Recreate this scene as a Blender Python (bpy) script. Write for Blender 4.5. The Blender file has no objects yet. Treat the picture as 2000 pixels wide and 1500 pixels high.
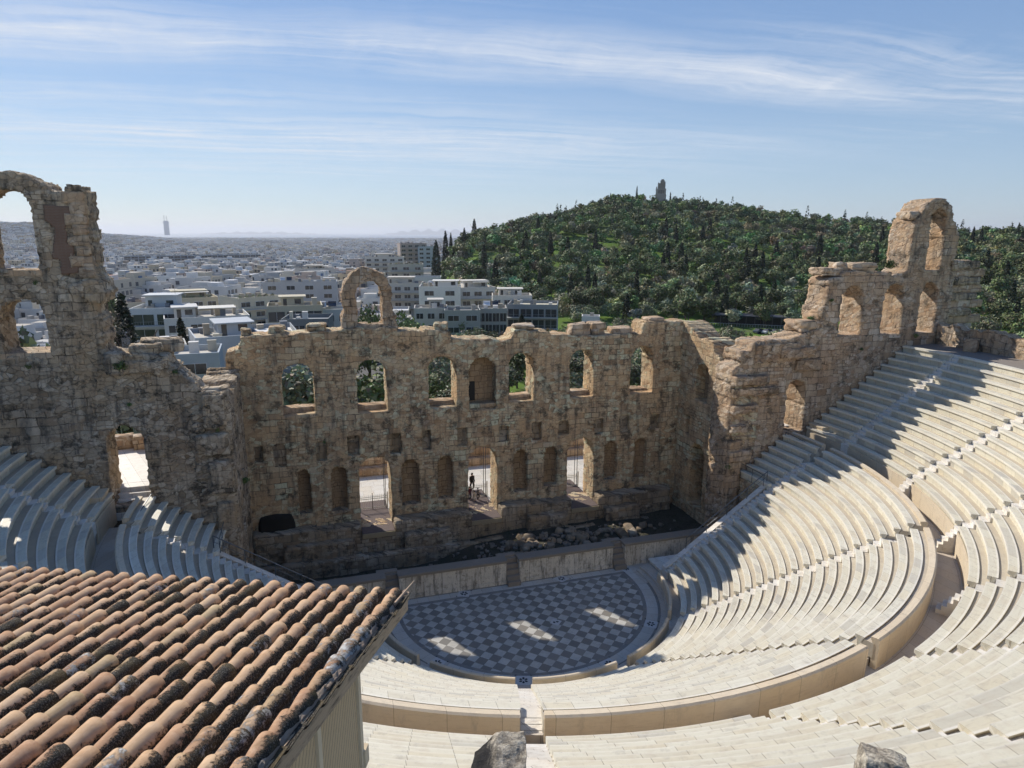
import bpy, math, random
import numpy as np
from math import sin, cos, tan, atan2, hypot, radians as R, degrees, pi, sqrt
from mathutils import Vector, Matrix
random.seed(7); rng = np.random.default_rng(7)
SC = bpy.context.scene
COL = SC.collection

# ------------------------------------------------------------------ object helpers
def tag(o, label=None, cat=None, group=None, kind=None):
    if label: o['label'] = label
    if cat: o['category'] = cat
    if group: o['group'] = group
    if kind: o['kind'] = kind
    return o
def empty(name, loc=(0, 0, 0), label=None, cat=None, group=None, rz=0, parent=None):
    o = bpy.data.objects.new(name, None); COL.objects.link(o); o.location = loc
    o.rotation_euler = (0, 0, rz); o.empty_display_size = .3
    if parent: o.parent = parent
    return tag(o, label, cat, group)
def mesh_np(name, V, F, mat=None, parent=None, uv=None, smooth=False, loc=None, col=None, link=True):
    """V (n,3); F list of tuples or (m,k) int array; uv per vertex; col per face (m,3)"""
    me = bpy.data.meshes.new(name)
    V = np.asarray(V, dtype=np.float32)
    if isinstance(F, np.ndarray):
        k = F.shape[1]; nf = len(F)
        me.vertices.add(len(V)); me.vertices.foreach_set('co', V.ravel())
        me.loops.add(nf * k); me.loops.foreach_set('vertex_index', F.astype(np.int32).ravel())
        me.polygons.add(nf); me.polygons.foreach_set('loop_start', np.arange(0, nf * k, k, dtype=np.int32))
        me.update(calc_edges=True)
    else:
        me.from_pydata(V.tolist(), [], [tuple(f) for f in F]); me.update()
    n = len(me.loops)
    if uv is None and mat is not None and ('marble' in mat.name or 'stone' in mat.name or 'floor_' in mat.name or 'plaza' in mat.name):
        uv = np.stack([V[:, 0] + .37 * V[:, 1] + .31, V[:, 2] + .61 * V[:, 1] + .5], 1)
    if uv is not None:
        li = np.empty(n, dtype=np.int32); me.loops.foreach_get('vertex_index', li)
        L = me.uv_layers.new(name='UVMap'); L.data.foreach_set('uv', np.asarray(uv, dtype=np.float32)[li].ravel())
    if col is not None:
        a = me.attributes.new('tint', 'FLOAT_COLOR', 'FACE')
        a.data.foreach_set('color', np.c_[col, np.ones(len(col))].astype(np.float32).ravel())
    if smooth: me.polygons.foreach_set('use_smooth', np.ones(len(me.polygons), dtype=bool))
    me.validate(clean_customdata=False)
    if mat: me.materials.append(mat)
    if not link: return me
    return obj_of(name, me, parent, loc)
def obj_of(name, me, parent=None, loc=None, rot=None):
    o = bpy.data.objects.new(name, me); COL.objects.link(o)
    if parent: o.parent = parent
    if loc is not None: o.location = loc
    if rot is not None: o.rotation_euler = rot
    return o
class MB:
    def __init__(s): s.V = []; s.F = []; s.C = []
    def add(s, V, F, c=None):
        n = len(s.V); s.V += [tuple(v) for v in V]; s.F += [tuple(i + n for i in f) for f in F]
        s.C += [c or (1, 1, 1)] * len(F); return s
    def box(s, x0, x1, y0, y1, z0, z1, M=None, c=None):
        P = [(x0, y0, z0), (x1, y0, z0), (x1, y1, z0), (x0, y1, z0), (x0, y0, z1), (x1, y0, z1), (x1, y1, z1), (x0, y1, z1)]
        if M: P = [M @ Vector(p) for p in P]
        return s.add(P, [(0, 3, 2, 1), (4, 5, 6, 7), (0, 1, 5, 4), (1, 2, 6, 5), (2, 3, 7, 6), (3, 0, 4, 7)], c)
    def prism(s, pts, y0, y1):      # pts (x,z) ccw, extruded along y
        n = len(pts); P = [(x, y0, z) for x, z in pts] + [(x, y1, z) for x, z in pts]
        return s.add(P, [tuple(range(n)), tuple(range(2 * n - 1, n - 1, -1))] + [(i, i + n, (i + 1) % n + n, (i + 1) % n) for i in range(n)])
    def bar(s, a, b, r=.02, n=6, r2=None):
        a = Vector(a); b = Vector(b); d = (b - a)
        if d.length < 1e-6: return s
        q = d.to_track_quat('Z', 'Y'); r2 = r if r2 is None else r2
        P = []
        for p, rr in ((a, r), (b, r2)):
            for i in range(n):
                t = 2 * pi * i / n; P.append(p + q @ Vector((rr * cos(t), rr * sin(t), 0)))
        return s.add(P, [tuple(range(n - 1, -1, -1)), tuple(range(n, 2 * n))] + [(i, (i + 1) % n, (i + 1) % n + n, i + n) for i in range(n)])
    def build(s, name, mat=None, parent=None, loc=None, smooth=False, tint=False):
        return mesh_np(name, s.V, s.F, mat, parent, loc=loc, smooth=smooth, col=np.array(s.C) if tint else None)

# ------------------------------------------------------------------ node helpers
class NT:
    def __init__(s, name, disp=None):
        s.m = bpy.data.materials.new(name); s.m.use_nodes = True; s.t = s.m.node_tree; s.t.nodes.clear()
        s.out = s.n('ShaderNodeOutputMaterial')
        if disp: s.m.displacement_method = disp
    def n(s, t, **k):
        o = s.t.nodes.new(t)
        for a, b in k.items(): setattr(o, a, b)
        return o
    def put(s, sock, v):
        if isinstance(v, bpy.types.NodeSocket): s.t.links.new(v, sock)
        elif v is not None:
            if sock.type == 'RGBA' and len(v) == 3: v = (*v, 1)
            sock.default_value = v
    def coord(s, w='Object'): return s.n('ShaderNodeTexCoord').outputs[w]
    def mapp(s, v, sc=(1, 1, 1), loc=(0, 0, 0), rot=(0, 0, 0)):
        o = s.n('ShaderNodeMapping'); s.put(o.inputs['Vector'], v); o.inputs['Scale'].default_value = sc
        o.inputs['Location'].default_value = loc; o.inputs['Rotation'].default_value = rot; return o.outputs[0]
    def noise(s, v, sc, det=4, rough=.55, out='Fac', dist=0.):
        o = s.n('ShaderNodeTexNoise'); s.put(o.inputs['Vector'], v); o.inputs['Scale'].default_value = sc
        o.inputs['Detail'].default_value = det; o.inputs['Roughness'].default_value = rough; o.inputs['Distortion'].default_value = dist
        return o.outputs[out]
    def vor(s, v, sc, feat='F1', out='Distance', rnd=1.):
        o = s.n('ShaderNodeTexVoronoi', feature=feat); s.put(o.inputs['Vector'], v); o.inputs['Scale'].default_value = sc
        o.inputs['Randomness'].default_value = rnd; return o.outputs[out]
    def brick(s, v, w, h, mortar=.02, smooth=.3, bias=0., off=.5, freq=2, sq=1., sqf=2):
        o = s.n('ShaderNodeTexBrick', offset=off, offset_frequency=freq, squash=sq, squash_frequency=sqf)
        s.put(o.inputs['Vector'], v); i = o.inputs
        i['Color1'].default_value = (0, 0, 0, 1); i['Color2'].default_value = (1, 1, 1, 1); i['Mortar'].default_value = (.5, .5, .5, 1)
        i['Scale'].default_value = 1; i['Mortar Size'].default_value = mortar; i['Mortar Smooth'].default_value = smooth
        i['Bias'].default_value = bias; i['Brick Width'].default_value = w; i['Row Height'].default_value = h
        return o.outputs['Color'], o.outputs['Fac']
    def ramp(s, f, stops, interp='LINEAR'):
        o = s.n('ShaderNodeValToRGB'); s.put(o.inputs[0], f); cr = o.color_ramp; cr.interpolation = interp
        while len(cr.elements) < len(stops): cr.elements.new(.5)
        for e, (p, c) in zip(cr.elements, stops):
            e.position = p; e.color = (*c, 1) if hasattr(c, '__len__') else (c, c, c, 1)
        return o.outputs[0]
    def mr(s, f, a, b, c=0., d=1.):
        o = s.n('ShaderNodeMapRange'); s.put(o.inputs[0], f)
        for i, v in zip((1, 2, 3, 4), (a, b, c, d)): o.inputs[i].default_value = v
        return o.outputs[0]
    def math(s, op, a, b=None, c=None):
        o = s.n('ShaderNodeMath', operation=op)
        for i, v in enumerate((a, b, c)):
            if v is not None: s.put(o.inputs[i], v)
        return o.outputs[0]
    def vm(s, op, a, b=None, scale=None):
        o = s.n('ShaderNodeVectorMath', operation=op); s.put(o.inputs[0], a)
        if b is not None: s.put(o.inputs[1], b)
        if scale is not None: s.put(o.inputs['Scale'], scale)
        return o.outputs[0]
    def mix(s, f, a, b, mode='MIX'):
        o = s.n('ShaderNodeMix', data_type='RGBA', blend_type=mode); s.put(o.inputs[0], f); s.put(o.inputs[6], a); s.put(o.inputs[7], b)
        return o.outputs[2]
    def bump(s, h, st=.5, dist=.05, nrm=None):
        o = s.n('ShaderNodeBump'); s.put(o.inputs['Height'], h); o.inputs['Strength'].default_value = st; o.inputs['Distance'].default_value = dist
        if nrm: s.put(o.inputs['Normal'], nrm)
        return o.outputs[0]
    def attr(s, name): return s.n('ShaderNodeAttribute', attribute_name=name).outputs['Color']
    def bsdf(s, col, rough=.85, nrm=None, spec=.3, metal=0.):
        o = s.n('ShaderNodeBsdfPrincipled'); s.put(o.inputs['Base Color'], col); s.put(o.inputs['Roughness'], rough)
        o.inputs['Specular IOR Level'].default_value = spec; o.inputs['Metallic'].default_value = metal
        if nrm: s.put(o.inputs['Normal'], nrm)
        s.t.links.new(o.outputs[0], s.out.inputs['Surface']); return o
    def disp(s, h, scale=1., mid=0.):
        o = s.n('ShaderNodeDisplacement'); s.put(o.inputs['Height'], h); o.inputs['Scale'].default_value = scale; o.inputs['Midlevel'].default_value = mid
        s.t.links.new(o.outputs[0], s.out.inputs['Displacement'])
def simple(name, c, rough=.7, var=.15, sc=6., metal=0., spec=.3, bump=.0):
    t = NT(name); v = t.coord(); f = t.noise(v, sc, 5, .6)
    col = t.mix(f, tuple(x * (1 - var) for x in c), tuple(min(1, x * (1 + var)) for x in c))
    t.bsdf(col, rough, t.bump(f, bump, .02) if bump else None, spec, metal); return t.m

# ------------------------------------------------------------------ materials
def masonry(name, pal, bw=.95, bh=.46, stain=.5, rubble=.35, seed=0., depth=.09, grey=.4, soot_black=.5):
    """weathered ashlar and rubble; UV in metres"""
    t = NT(name, 'BOTH'); uv = t.mapp(t.coord('UV'), loc=(seed, seed * .37, 0))
    wob = t.noise(uv, .55, 3, .6, 'Color'); wob = t.vm('SUBTRACT', wob, (.5, .5, .5))
    wob2 = t.vm('SUBTRACT', t.noise(uv, 2.6, 3, .6, 'Color'), (.5, .5, .5))
    p = t.vm('ADD', uv, t.vm('SCALE', wob, scale=.36)); p = t.vm('ADD', p, t.vm('SCALE', wob2, scale=.11))
    bc, bf = t.brick(p, bw, bh, .032, .5, sq=.72, sqf=3)
    bc2, bf2 = t.brick(t.mapp(p, loc=(.37, .13, 0)), bw * .47, bh * .52, .024, .5, off=.37, freq=3)
    pv_ = t.mapp(p, sc=(.8, 1.35, 1)); vc = t.vor(pv_, 2.6, 'F1', 'Color'); ve = t.vor(pv_, 2.6, 'DISTANCE_TO_EDGE')
    sep = t.n('ShaderNodeSeparateColor'); t.put(sep.inputs[0], vc)
    mrub = t.mr(t.noise(uv, .23, 4, .6), .60 - .3 * rubble, .64 - .3 * rubble)
    msm = t.mr(t.noise(t.mapp(uv, loc=(9, 3, 0)), .3, 3, .6), .52, .56)
    rid = t.mix(msm, bc, bc2); rid = t.mix(mrub, rid, sep.outputs[0])
    rubf = t.mr(ve, .0, .045, .75, 0.)
    jf = t.mix(msm, bf, bf2); jf = t.mix(mrub, jf, rubf)
    base = t.ramp(rid, [(0, pal[0]), (.22, pal[1]), (.45, pal[2]), (.62, pal[3]), (.8, pal[4]), (1, pal[5])])
    # broad staining
    f1 = t.noise(uv, .35, 5, .62); f2 = t.noise(t.mapp(uv, sc=(1.6, .25, 1)), 1.3, 5, .65); f3 = t.noise(uv, 4.5, 6, .7)
    base = t.mix(t.math('MULTIPLY', t.mr(f1, .45, .68), stain), base, pal[6])
    base = t.mix(t.math('MULTIPLY', t.mr(t.noise(t.mapp(uv, loc=(4, 7, 0)), .28, 4, .6), .48, .60), .65), base, pal[7])
    base = t.mix(t.math('MULTIPLY', t.mr(t.math('ADD', f2, t.math('MULTIPLY', f3, .35)), .66, .86), grey), base, (.085, .082, .075))
    base = t.mix(t.math('MULTIPLY', t.mr(t.math('ADD', t.noise(t.mapp(uv, loc=(1, 5, 0)), .8, 6, .7), t.math('MULTIPLY', f3, .3)), .68, .78), soot_black), base, (.06, .055, .045))
    base = t.mix(t.mr(f3, .3, .75, .25, 0.), base, (.06, .045, .03))
    base = t.mix(t.mr(t.noise(uv, 13, 4, .7), .62, .72, 0, .5), base, (.05, .04, .03))
    joint = t.math('MULTIPLY', jf, t.mr(t.noise(t.mapp(uv, loc=(2, 2, 0)), 1.1, 4, .65), .38, .60, 1., .22))
    base = t.mix(t.math('MULTIPLY', joint, .82), base, (.045, .034, .024))
    fine = t.noise(uv, 16, 5, .7)
    h = t.math('MULTIPLY', rid, depth * .9)
    h = t.math('ADD', h, t.math('MULTIPLY', jf, -depth * .55))
    h = t.math('ADD', h, t.math('MULTIPLY', t.noise(uv, 1.6, 6, .7), depth * .9))
    h = t.math('ADD', h, t.math('MULTIPLY', f3, depth * .7)); h = t.math('ADD', h, t.math('MULTIPLY', fine, .035))
    t.bsdf(base, .95, None, .15); t.disp(h, 1., depth * 1.1); return t.m
WARM = [(0.391, 0.261, 0.149), (0.652, 0.475, 0.292), (0.740, 0.593, 0.374), (0.539, 0.371, 0.225), (0.740, 0.725, 0.495), (0.686, 0.537, 0.367), (0.424, 0.245, 0.128), (0.701, 0.458, 0.246)]
PALE = [(0.359, 0.241, 0.146), (0.584, 0.438, 0.293), (0.651, 0.513, 0.361), (0.495, 0.331, 0.209), (0.740, 0.610, 0.460), (0.562, 0.450, 0.335), (0.426, 0.263, 0.157), (0.607, 0.401, 0.235)]
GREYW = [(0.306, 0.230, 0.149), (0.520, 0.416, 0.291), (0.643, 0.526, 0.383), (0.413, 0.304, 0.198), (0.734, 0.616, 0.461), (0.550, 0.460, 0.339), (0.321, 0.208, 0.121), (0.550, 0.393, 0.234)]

def marble(name, c1=(.635, .59, .465), c2=(.70, .665, .555), c3=(.50, .465, .385), bw=1.25, dirt=.35, seed=0., bh=40., rows=False):
    t = NT(name); uv = t.mapp(t.coord('UV'), loc=(seed, 0, 0))
    bc, bf = t.brick(uv, bw, bh, .011, .1, off=.31, sq=.8, sqf=3)
    ob = t.coord('Object')
    lerp = lambda a, b, k: tuple(x + (y - x) * k for x, y in zip(a, b))
    col = t.ramp(bc, [(0, c1), (.3, lerp(c1, c2, .6)), (.5, (c1[0] * 1.02, c1[1] * .99, c1[2] * .94)), (.72, lerp(c1, c3, .35)), (.82, c3), (.87, c1), (1, lerp(c1, c2, .4))])
    vein = t.noise(t.mapp(uv, sc=(.8, 7, 1)), 1.6, 6, .65, dist=.6); col = t.mix(t.mr(vein, .52, .7, 0, .35), col, (.36, .28, .20))
    col = t.mix(t.mr(t.noise(ob, 1.7, 5, .6), .5, .75, 0, .4), col, (.46, .36, .25))
    col = t.mix(t.mr(t.noise(ob, 5.5, 6, .7), .60, .74, 0, dirt), col, (.16, .13, .10))
    col = t.mix(t.math('MULTIPLY', bf, .6), col, (.15, .12, .09))
    col = t.mix(t.mr(t.noise(t.mapp(ob, sc=(1.4, 1.4, .5), loc=(seed + 2, 0, 0)), 1.1, 7, .75), .55, .68, 0, .42), col, (.30, .265, .22))
    if rows:      # worn foot ledge, shadow line painted behind seat, painted highlight on lip and edges
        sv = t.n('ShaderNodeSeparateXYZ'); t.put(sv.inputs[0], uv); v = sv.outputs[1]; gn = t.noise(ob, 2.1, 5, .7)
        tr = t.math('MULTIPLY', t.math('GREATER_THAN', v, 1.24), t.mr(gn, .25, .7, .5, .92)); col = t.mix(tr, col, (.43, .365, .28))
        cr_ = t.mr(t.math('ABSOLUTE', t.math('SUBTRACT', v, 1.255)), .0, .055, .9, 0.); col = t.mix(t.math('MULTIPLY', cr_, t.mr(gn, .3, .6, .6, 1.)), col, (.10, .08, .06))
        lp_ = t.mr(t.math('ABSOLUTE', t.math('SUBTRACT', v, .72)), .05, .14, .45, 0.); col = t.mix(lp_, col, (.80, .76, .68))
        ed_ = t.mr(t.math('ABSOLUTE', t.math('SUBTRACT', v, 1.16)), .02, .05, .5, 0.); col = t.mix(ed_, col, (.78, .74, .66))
    t.bsdf(col, .62, t.bump(t.noise(ob, 9, 5, .7), .35, .02), .35); return t.m

M = {}
M['frons'] = masonry('stone_frons', WARM, 1.0, .47, .5, .42, 0., .10, .68, .72)
M['side'] = masonry('stone_side', WARM, 1.1, .50, .55, .40, 21., .11, .5, .45)
M['wallR'] = masonry('stone_right', PALE, 1.05, .55, .5, .38, 40., .13, .6, .62)
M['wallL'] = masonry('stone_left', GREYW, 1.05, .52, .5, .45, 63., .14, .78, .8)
M['rub'] = masonry('stone_rubble', PALE, 1., .5, .5, 2.2, 77., .17, .5, .5)
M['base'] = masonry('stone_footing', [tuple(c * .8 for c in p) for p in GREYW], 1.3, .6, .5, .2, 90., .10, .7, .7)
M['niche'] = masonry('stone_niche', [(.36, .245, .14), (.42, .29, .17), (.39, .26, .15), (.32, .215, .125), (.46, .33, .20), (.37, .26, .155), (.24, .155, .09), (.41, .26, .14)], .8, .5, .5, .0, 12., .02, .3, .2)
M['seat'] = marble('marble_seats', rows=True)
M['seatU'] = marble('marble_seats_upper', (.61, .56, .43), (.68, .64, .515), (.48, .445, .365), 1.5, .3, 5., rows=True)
M['parapet'] = marble('marble_parapet', (.60, .50, .36), (.64, .54, .40), (.56, .46, .33), 2.4, .2, 2.)
M['steps'] = marble('marble_steps', (.68, .64, .57), (.75, .71, .64), (.58, .54, .47), 1.1, .3, 3.)
M['walk'] = marble('marble_walkway', (.47, .415, .35), (.53, .48, .41), (.42, .375, .32), 1.0, .4, 8., 1.1)

# ------------------------------------------------------------------ cavea
def P3(r, az, z): a = R(az); return (r * sin(a), -r * cos(a), z)
def arc_solid(name, prof, a0, a1, mat, parent, du=0., seg=.4, code=None):
    """closed profile (r,z) swept over azimuth a0..a1 (deg); UV = arc metres, profile metres"""
    rm = sum(p[0] for p in prof) / len(prof)
    n = max(1, int(abs(R(a1 - a0)) * rm / seg)); k = len(prof)
    A = np.linspace(a0, a1, n + 1); V = []; UV = []
    cum = [0.]
    for i in range(1, k): cum.append(cum[-1] + hypot(prof[i][0] - prof[i - 1][0], prof[i][1] - prof[i - 1][1]))
    if code: cum = code
    for a in A:
        for i, (r, z) in enumerate(prof):
            V.append(P3(r, a, z)); UV.append((R(a) * r + du, cum[i]))
    F = []
    for s in range(n):
        for i in range(k):
            j = (i + 1) % k; F.append((s * k + i, (s + 1) * k + i, (s + 1) * k + j, s * k + j))
    F.append(tuple(range(k))); F.append(tuple(n * k + i for i in range(k - 1, -1, -1)))
    return mesh_np(name, V, F, mat, parent, uv=UV)

WZ = 8.45
LOW = dict(r0=11.25, z0=.62, t=.655, h=.448, n=20)
UPP = dict(r0=26.0, z0=9.62, t=.705, h=.497, n=14)
def row_prof(c, k):
    r = c['r0'] + k * c['t']; z = c['z0'] + k * c['h']; h = c['h']; t = c['t']
    return [(r + .12, z - .25), (r + .11, z + h * .66), (r, z + h * .78), (r, z + h + .045), (r + t * .60, z + h + .05), (r + t * .60 + .004, z + h - .03), (r + t + .13, z + h - .03), (r + t + .13, z - .25)], r, z
STW = .78
def half(r): return degrees(math.asin(min(1, STW / 2 / r)))
def lim_low(r):  # far azimuth limit of the lower rows
    return 90 - degrees(math.asin(.75 / r)) if r < 19.75 else 90 + degrees(math.asin(2.45 / r))
def lim_up(r): return 90 + degrees(math.asin(2.45 / r))
SIDE = {-1: 'left', 1: 'right'}
ordn = ['first', 'second', 'third', 'fourth', 'fifth', 'sixth', 'seventh', 'eighth', 'ninth', 'tenth', 'eleventh', 'twelfth']
def bank(c, stairs, name, lab, grp, mat, lim, rng_rows=None):
    edges = sorted(stairs)
    bounds = [(None, edges[0])] + list(zip(edges[:-1], edges[1:])) + [(edges[-1], None)]
    for wi, (a, b) in enumerate(bounds):
        rows = []
        for k in range(c['n']):
            prof, r, z = row_prof(c, k)
            lo = -lim(r) if a is None else a + half(r); hi = lim(r) if b is None else b - half(r)
            if hi - lo > .8: rows.append((k, prof, lo, hi))
        if not rows: continue
        if len(rows) < 5 and (a is None or b is None) and lim is lim_low: pass
        am = (rows[-1][2] + rows[-1][3]) / 2
        t = empty(name, P3(c['r0'] + 3, am, 0), lab(wi, am), 'seating', grp)
        for k, prof, lo, hi in rows:
            o = arc_solid('seat_row', prof, lo, hi, mat, t, du=k * 3.71 + wi * 1.3, code=[0, .5, .62, .80, 1.2, 1.27, 1.7, 2.0])
            o.matrix_parent_inverse = Matrix.Translation(-Vector(t.location))
LST = [-86, -51.6, -17.2, 17.2, 51.6, 86]
UST = [-86, -68.8, -51.6, -34.4, -17.2, 0, 17.2, 34.4, 51.6, 68.8, 86]
low_lab = ['shaded marble seating beside the ruined left wall, below the walkway', 'shaded marble wedge of lower tiers behind the tiled roof on the left',
           'lower marble seating wedge just right of the tiled roof verge, curving behind it', 'broad lower wedge of sunlit marble tiers facing the stage, between two stairways',
           'lower wedge of sunlit marble tiers right of the checkered floor', 'lower wedge of marble tiers below the right side wall, partly in jagged shadow',
           'short marble tiers against the right side wall below the walkway']
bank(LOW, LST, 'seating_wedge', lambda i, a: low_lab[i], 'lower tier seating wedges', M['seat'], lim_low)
up_lab = ['upper marble benches touching the shaded left wall under its arches', 'upper shaded marble wedge beside the left wall', 'upper marble wedge behind the tiled roof, second from the left wall',
          'upper marble wedge hidden mostly by the tiled roof', 'upper marble wedge with the rough boulder in front of it, left of the narrow stairway', 'upper marble wedge in the foreground just right of the narrow stairway',
          'upper marble wedge at the bottom right corner behind the small boulder', 'upper sunlit wedge above the walkway at the right picture edge, below the middle', 'upper sunlit wedge at the right edge beside the curve of the walkway',
          'upper wedge of marble benches at the right edge below the jagged shadow', 'upper wedge of marble benches crossed by the tower shadow', 'upper marble benches climbing along the foot of the right arched wall']
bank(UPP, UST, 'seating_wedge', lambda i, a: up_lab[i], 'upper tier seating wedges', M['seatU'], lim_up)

def stair(name, c, az, lab, grp, k0=0, k1=None, base=None):
    """straight flight of half-rise steps in the gap at azimuth az"""
    k1 = c['n'] if k1 is None else k1
    mb = MB(); a = R(az); ur = Vector((sin(a), -cos(a), 0)); ut = Vector((cos(a), sin(a), 0)); w = STW / 2 + .01
    for k in range(k0, k1):
        for s in (0, 1):
            r = c['r0'] + k * c['t'] + s * c['t'] / 2; z = c['z0'] + k * c['h'] + (s + 1) * c['h'] / 2
            if c is LOW: z = min(z, WZ + .012)
            r1 = r + c['t'] / 2 + .03; lo = z - .7
            P = [ur * r - ut * w, ur * r1 - ut * w, ur * r1 + ut * w, ur * r + ut * w]
            mb.add([(p.x, p.y, lo) for p in P] + [(p.x, p.y, z) for p in P], [(0, 3, 2, 1), (4, 5, 6, 7), (0, 1, 5, 4), (1, 2, 6, 5), (2, 3, 7, 6), (3, 0, 4, 7)])
    o = mb.build(name, M['steps']); return tag(o, lab, 'stairs', grp)
low_st = ['stair against the shaded left end of the lower tiers', 'narrow stair through the shaded lower tiers on the left', 'straight pale stair running down to the checkered floor beside the big boulder',
          'zigzag stair through the lower tiers meeting the floor at the right front', 'zigzag stair rising to the right from the far right of the checkered floor', 'stair beside the sloping coping at the right end of the lower tiers']
for i, az in enumerate(LST): stair('stairway', LOW, az, low_st[i], 'stairways of the lower tiers')
up_st = ['stair against the left wall in the upper tiers', 'upper tier stair in shade beside the left wall', 'upper tier stair left of the tiled roof', 'upper tier stair hidden behind the tiled roof', 'pale straight stair in the foreground beside the big boulder',
         'foreground stair ending at the long parapet, right of the big boulder', 'stair through the upper tiers at the bottom right', 'stair above the walkway at the right edge, fourth from the right wall', 'stair above the walkway at the right edge, third from the right wall',
         'stair rising right from the walkway, second from the right wall', 'stair in the upper tiers nearest the right arched wall']
for i, az in enumerate(UST): stair('stairway', UPP, az, up_st[i], 'stairways of the upper tiers')
# entry steps cut in front of the upper podium
WZ = 8.45
SB = ['', 'steps block on the shaded walkway beside the left wall', 'steps block on the walkway left of the tiled roof', 'steps block on the walkway hidden behind the tiled roof', 'steps from the walkway to the narrow stair beside the big boulder',
      'steps from the walkway behind the long ochre parapet, bottom middle', 'steps block climbing from the walkway at the lower right bend', 'steps block at the right end of the lower right bend', 'small steps block on the walkway at the far right curve', 'steps block on the walkway below the tower shadow', '']
e = empty('walkway_steps', P3(25.6, 20, WZ))
for i, az in enumerate(UST):
    if abs(az) > 80: continue
    mb = MB(); a = R(az)
    ur = Vector((sin(a), -cos(a), 0)); ut = Vector((cos(a), sin(a), 0))
    for s in range(5):
        z = WZ + (s + 1) * .235; r = 24.98 + s * .215
        P = [ur * r - ut * .38, ur * 26.12 - ut * .38, ur * 26.12 + ut * .38, ur * r + ut * .38]; zl = z - .235
        mb.add([(p.x, p.y, zl) for p in P] + [(p.x, p.y, z) for p in P], [(0, 3, 2, 1), (4, 5, 6, 7), (0, 1, 5, 4), (1, 2, 6, 5), (2, 3, 7, 6), (3, 0, 4, 7)])
    o = mb.build('step_block', M['steps'])
    tag(o, SB[i], 'steps', 'step blocks on the walkway')
bpy.data.objects.remove(e)

# walkway, podium, parapets
rl = LOW['r0'] + LOW['n'] * LOW['t']
tag(arc_solid('walkway', [(rl - .3, WZ - .4), (rl - .3, WZ), (26.2, WZ), (26.2, WZ - .4)], -92, 92, M['walk'], None), kind='structure')
pod = [(25.98, WZ - .3), (25.98, 9.75), (26.06, 9.75), (26.06, WZ - .3)]
gaps = lambda S, r: [(S[i] + degrees(.42 / r), S[i + 1] - degrees(.42 / r)) for i in range(len(S) - 1)]
t = empty('walkway_podium', P3(26, 0, WZ), 'vertical marble face carrying the upper tiers behind the curved walkway', 'podium')
for g in [(-95.2, -86 - .95)] + gaps(UST, 26) + [(86 + .95, 95.2)]:
    o = arc_solid('podium_slab', pod, g[0], g[1], M['parapet'], t, du=g[0]); o.matrix_parent_inverse = Matrix.Translation(-Vector(t.location))
par = [(24.42, WZ - .1), (24.40, 9.62), (24.34, 9.68), (24.34, 9.80), (24.62, 9.84), (24.70, 9.78), (24.70, 9.66), (24.66, WZ - .1)]
names = ['shaded long curved parapet at the left behind the tiled roof', 'ochre curved parapet emerging right of the tiled roof', 'long ochre curved parapet in the foreground right of the narrow stair',
         'ochre curved parapet at the bend of the walkway on the right', 'pale curved parapet between the far right tiers and the walkway', ]
lg = gaps(LST, 24.5)
for i, g in enumerate([(lg[0][0], lg[0][1])] + lg[1:]):
    tag(arc_solid('parapet', par, g[0], g[1], M['parapet'], None, du=i * 2.), names[i], 'parapet', 'parapets of the curved walkway')
for s in (-1, 1):
    g = sorted((s * 87.1, s * 95.2)); tag(arc_solid('parapet', par, g[0], g[1], M['parapet'], None), 'short end parapet of the walkway against the %s wall' % SIDE[s], 'parapet', 'parapets of the curved walkway')
# low slabs round the orchestra
sl = [(10.42, .05), (10.44, .98), (10.50, 1.02), (10.60, 1.02), (10.66, .98), (10.70, .05)]
nm = ['low curved marble slab at the shaded far left of the checkered floor', 'low curved ochre slab at the left of the checkered floor near the roof verge', 'low curved ochre slab closing the front of the checkered floor',
      'low curved ochre slab at the right front of the checkered floor', 'low curved slab in shade at the right of the checkered floor']
lg = [(LST[i] + 2.7, LST[i + 1] - 2.7) for i in range(5)]
for i, g in enumerate(lg):
    tag(arc_solid('orchestra_barrier', sl, g[0], g[1], M['parapet'], None, du=i, seg=.3), nm[i], 'barrier', 'low slabs round the checkered floor')
# foot corridor in front of first row
tag(arc_solid('orchestra_path', [(9.95, -.3), (9.95, .1), (10.3, .1), (10.3, .3), (11.4, .3), (11.4, -.3)], -97, 97, M['walk'], None), kind='structure')
# mass under the seats so that nothing shows through
for c, nmz in ((LOW, 'seating_fill'), (UPP, 'seating_fill')):
    r1 = c['r0'] + .1; r2 = c['r0'] + c['n'] * c['t']; z1 = c['z0'] - .3; z2 = c['z0'] + (c['n'] - .6) * c['h'] - .3
    L = lim_up(r2)
    o = arc_solid(nmz, [(r1, -3), (r1, z1), (r2, z2 - .2), (r2, -3)], -87.2 if c is LOW else -L, 87.2 if c is LOW else L, M['walk'], None); tag(o, kind='structure')
rt = UPP['r0'] + UPP['n'] * UPP['t']; ZT = UPP['z0'] + UPP['n'] * UPP['h']

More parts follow.
